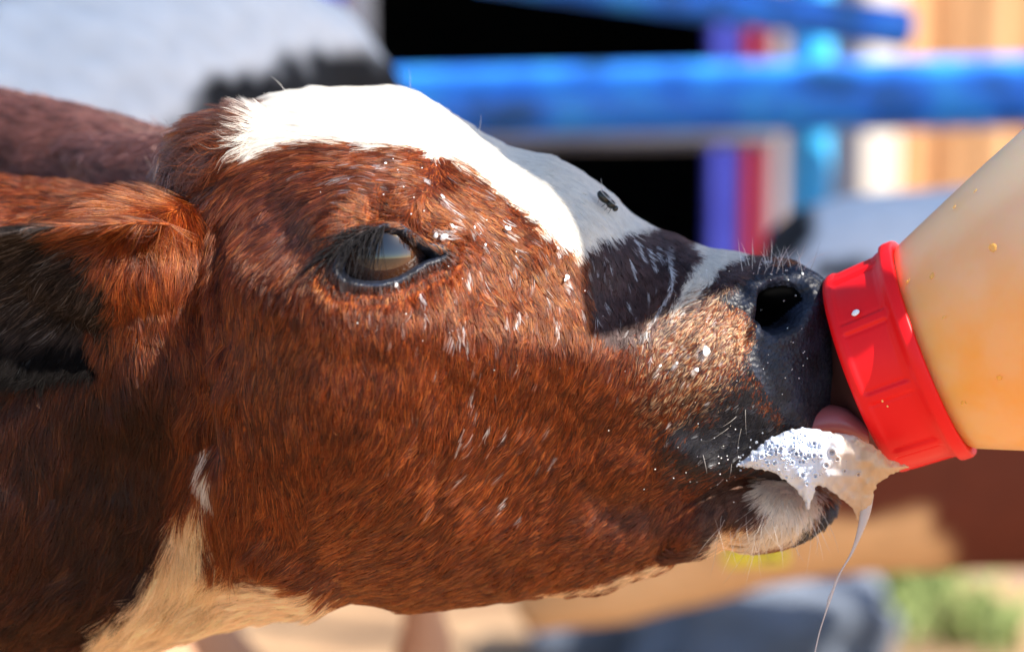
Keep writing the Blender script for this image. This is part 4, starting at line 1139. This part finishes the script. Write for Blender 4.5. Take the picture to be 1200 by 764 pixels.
mxf = N(M_foam, 'ShaderNodeMixRGB'); mxf.inputs[1].default_value = (0.62, 0.68, 0.80, 1); mxf.inputs[2].default_value = (0.66, 0.46, 0.28, 1)
L(M_foam, mrf.outputs[0], mxf.inputs[0]); L(M_foam, mxf.outputs[0], BS(M_foam).inputs['Base Color'])
mra = N(M_foam, 'ShaderNodeMapRange'); mra.inputs['To Min'].default_value = .88; mra.inputs['To Max'].default_value = .66; L(M_foam, mrf.outputs[0], mra.inputs['Value']); L(M_foam, mra.outputs[0], BS(M_foam).inputs['Alpha'])
M_froth2 = mat('thin_cream', (0.60, 0.42, 0.26), .15, Subsurface_Weight=.6, Alpha=.82)
BS(M_froth2).inputs['Subsurface Radius'].default_value = (.006, .004, .002)
bub = []
for _ in range(270):
    x = random.gauss(915, 26); y = random.gauss(532, 13); bub.append((x, y, random.choice([.7, .8, .9, 1.0, 1.2, 1.4, 2.0]) * random.uniform(.7, 1.2)))
bub += [(975, 530, 2.6), (981, 538, 1.8), (968, 545, 2.2), (962, 534, 1.6), (1006, 556, 1.6), (990, 552, 1.2)]
def pits(X, Y):
    b = np.zeros_like(X)
    for x, y, r in bub:
        d = np.hypot(X - x, Y - y); b += .0007 * r * np.exp(-(d / (r * .75)) ** 2) * 1.2 - .0003 * r * np.exp(-((d - r * 1.5) / (.5 * r + .3)) ** 2)
    return b - .0012 * noise2(X / 9, Y / 9)
def rounded(poly, n=6):
    q = smooth_path(np.array(poly + poly[:1]), len(poly) * n)[:-1]; return [tuple(a) for a in q]
inflate(rounded([(862, 546), (872, 538), (886, 527), (902, 514), (920, 505), (942, 501), (975, 506), (1005, 512), (1030, 527), (1045, 540), (1066, 546), (1052, 553), (1034, 562), (1025, 574), (1022, 590), (1017, 606), (1011, 622),
         (1005, 610), (1001, 598), (994, 590), (984, 583), (974, 577), (964, 570), (957, 570), (953, 580), (950, 590), (947, 597), (942, 588), (934, 575), (919, 562), (903, 553), (884, 549)], 4),
        lambda X, Y: -.045 - .004 * np.clip((X - 900) / 60, -1, 1) + .002 * np.cos((X - 955) / 22) + .004 * ((Y - 530) / 40) ** 2, .0055, .6, 20, 1.6, pits, 'froth', M_foam, foam_root)
r = smooth_path(np.array([(*P(1017, 578, -.042), .0026), (*P(1014, 600, -.042), .0022), (*P(1008, 622, -.042), .0013), (*P(998, 648, -.041), .00055), (*P(984, 672, -.041), .00038), (*P(975, 694, -.040), .0006), (*P(972, 702, -.040), .0007), (*P(968, 716, -.040), .00034),
                          (*P(960, 742, -.039), .00028), (*P(954, 770, -.039), .00026), (*P(950, 800, -.039), .00026)]), 90)
V, F = tube(r[:, :3], r[:, 3], 12)
bm = bmesh.new()
for k in range(80):      # single bubbles clinging to lip, froth and drips
    cx, cy, sx_, sy_ = random.choice([(912, 526, 20, 9), (880, 541, 9, 6), (936, 550, 9, 8), (985, 545, 16, 9)])
    x, y = random.gauss(cx, sx_), random.gauss(cy, sy_); rr = random.choice([.8, 1, 1.3, 1.8, 2.6]) * PX
    a_ = bmesh.ops.create_icosphere(bm, subdivisions=2, radius=rr); bmesh.ops.translate(bm, verts=a_['verts'], vec=Vector(P(x, y, -.0495 - .004 * max(-1, min(1, (x - 900) / 60)) + .004 * ((y - 530) / 40) ** 2)))
M_bub = mat('bubble_film', (0.6, 0.66, 0.75), .05, Alpha=.28)
from_bm('bubbles', bm, M_bub, foam_root)['kind'] = 'stuff'
M_drool = mat('milky_drool', (0.55, 0.50, 0.50), .12, Subsurface_Weight=.4, Alpha=.75); BS(M_drool).inputs['Subsurface Radius'].default_value = (.003, .002, .002)
mesh('drool_strand', V, F, M_drool, foam_root)

# milk splashed over the face: far too many drops to count
bm = bmesh.new()
for x, y, r in drops:
    if r < 3.4 and x < 860: continue
    p, n = surf(x, y, .0018 if x < 860 else .0006)
    if p:
        for q in range(2 if r > 4 else 1):
            blob(bm, p + Vector(FX) * random.gauss(0, .3) * r * PX * q, n, r * PX * random.uniform(.4, .7), r * PX * random.uniform(.3, .5), random.uniform(40, 140), .4)
for k in range(120):   # fine spatter on nose, lips and bridge
    cx, cy, sx_, sy_ = random.choice([(900, 312, 40, 8), (820, 430, 45, 40), (840, 540, 40, 22), (930, 400, 18, 50), (560, 350, 90, 70), (480, 215, 60, 18)])
    x, y = random.gauss(cx, sx_), random.gauss(cy, sy_)
    if sd_poly(np.array([x]), np.array([y]), EYE)[0] > -8: continue
    p, n = surf(x, y, .0022 if x < 860 else .0004)
    if p: blob(bm, p, n, random.uniform(.3, .8) * PX, None, 0, .8)
sp = from_bm('milk_spatter', bm, M_milk); tag(sp, 'white drops and streaks of milk splashed over the calf\'s face and muzzle', 'milk splashes', None, 'stuff')

# wet sheen lumps along the nose: none; the fly on the bridge
fp, fn = surf(706, 245, .004)
if fp is None: fp, fn = surf(700, 246, .004)
fly = empty('fly', fp, 'small dark fly sitting on the white bridge of the calf\'s nose', 'fly')
M_fly = mat('fly_shell', (0.015, 0.016, 0.012), .25); M_wing = mat('fly_wing', (0.35, 0.33, 0.3), .3, Alpha=.6)
fp = np.array(fp); fn = np.array(fn)
fd = (.75 * FX - .5 * FZ); fd -= fn * (fd @ fn); fd /= np.linalg.norm(fd); fs = np.cross(fn, fd)
def fly_ell(name, c, a, b, h, m, parent=fly):
    bm = bmesh.new(); bmesh.ops.create_uvsphere(bm, u_segments=16, v_segments=10, radius=1)
    M = Matrix((Vector(fd) * a, Vector(fs) * b, Vector(fn) * h)).transposed().to_4x4(); M.translation = Vector(c); bmesh.ops.transform(bm, matrix=M, verts=bm.verts)
    return from_bm(name, bm, m, parent)
fly_ell('abdomen', fp - fd * .0030, .0034, .0022, .0020, M_fly); fly_ell('thorax', fp + fd * .0010, .0021, .0020, .0018, M_fly); fly_ell('head', fp + fd * .0036, .0012, .0016, .0013, M_fly)
for s_ in (-1, 1):
    fly_ell('wing', fp - fd * .0018 + fs * .0013 * s_ + fn * .0014, .0044, .0014, .00012, M_wing)
    for k in (-1, 0, 1):
        a = fp + fd * (.0008 + .0007 * k); V, F = tube([a, a + fs * s_ * .002 + fn * .0006 + fd * k * .0006, a + fs * s_ * .0034 - fn * .0028 + fd * k * .0012], [.00016, .00014, .0001], 6); mesh('leg', V, F, M_fly, fly)

# ================================================================== small things behind
M_tag = mat('yellow_plastic', (0.80, 0.72, 0.02), .4)
tg_ = empty('yellow_tag', P(886, 652, 1.0), 'small bright yellow plastic tag hanging below the calf\'s chin, out of focus', 'tag')
bm = bmesh.new(); add_box(bm, P(886, 652, 1.0), .050, .003, .0125, Matrix.Rotation(math.radians(-2), 3, 'Y'), .001); from_bm('plate', bm, M_tag, tg_)
bm = bmesh.new(); add_box(bm, P(902, 650, 1.0) + np.array([0, -.003, 0]), .014, .003, .003, None, .0006); from_bm('stud', bm, M_fly, tg_)
c = P(886, 652, 1.0); V, F = tube([c + np.array([-.02, 0, .004]), c + np.array([-.01, .03, .03]), c + np.array([0, .06, .05])], [.0016] * 3, 8); mesh('cord', V, F, M_fly, tg_)

# grass tufts on the ground behind, right
def ground_at(px, py):
    o = np.array(cam.location); d = P(px, py, 0) - o; t = -o[2] / d[2]; return o + d * t
M_grass = mat('green_grass', (0.24, 0.30, 0.10), .7)
V, F = [], []
for k in range(520):
    cx, cy = random.choice([(1070, 690), (1080, 712), (1140, 742), (1160, 752), (1050, 735), (1070, 700)])
    g0 = ground_at(random.gauss(cx, 20), random.gauss(cy, 12)); h = random.uniform(.02, .07); a = random.uniform(0, 6.28); w = .006
    dx, dy = math.cos(a), math.sin(a); i = len(V)
    V += [g0 + np.array([-dy * w, dx * w, 0]), g0 + np.array([dy * w, -dx * w, 0]), g0 + np.array([dx * h * .3, dy * h * .3, h * .7]), g0 + np.array([dx * h * .8, dy * h * .8, h])]
    F += [(i, i + 1, i + 2), (i + 1, i + 3, i + 2)]
tag(mesh('grass', V, F, M_grass, None, False), 'green grass tufts on the sandy ground at the lower right', 'grass', None, 'stuff')

# ---------------------------------------------------------------- stones lying on the ground behind
M_stone = mat('grey_stone', rough=.9); nzs, _, _ = noisy(M_stone, [(0.3, (0.09, 0.11, 0.15)), (0.7, (0.17, 0.20, 0.26))], 9, 7); bump(M_stone, nzs.outputs[0], .6, .01)
for (px_, py_, sx_, sy_, sz_, rz_, lab) in ((880, 800, .17, .13, .10, .3, 'large blue grey stone on the sand below the hanging strand of milk'), (715, 778, .10, .10, .075, -.2, 'pale grey square edged stone on the ground under the calf\'s jaw'),
                                           (1165, 668, .08, .06, .04, .1, 'small pale stone on the bright ground at the lower right edge')):
    bm = bmesh.new(); bmesh.ops.create_icosphere(bm, subdivisions=4, radius=1)
    g0 = ground_at(px_, py_)
    for v in bm.verts:
        c_ = v.co.copy(); k_ = max(abs(c_.x), abs(c_.y), abs(c_.z)); c_ = c_ * (1 / k_) * .55 + c_ * .45
        c_ *= 1 + .10 * float(noise2(c_.x * 2 + 7, c_.y * 2 + c_.z * 3)) + .04 * float(noise2(c_.x * 6, c_.z * 6 + c_.y * 4))
        v.co = Vector((c_.x * sx_, c_.y * sy_, c_.z * sz_ + sz_ * .7))
    bmesh.ops.transform(bm, matrix=Matrix.Translation(Vector(g0)) @ Matrix.Rotation(rz_, 4, 'Z'), verts=bm.verts)
    tag(from_bm('stone', bm, M_stone), lab, 'stone', 'stones lying behind the calves')
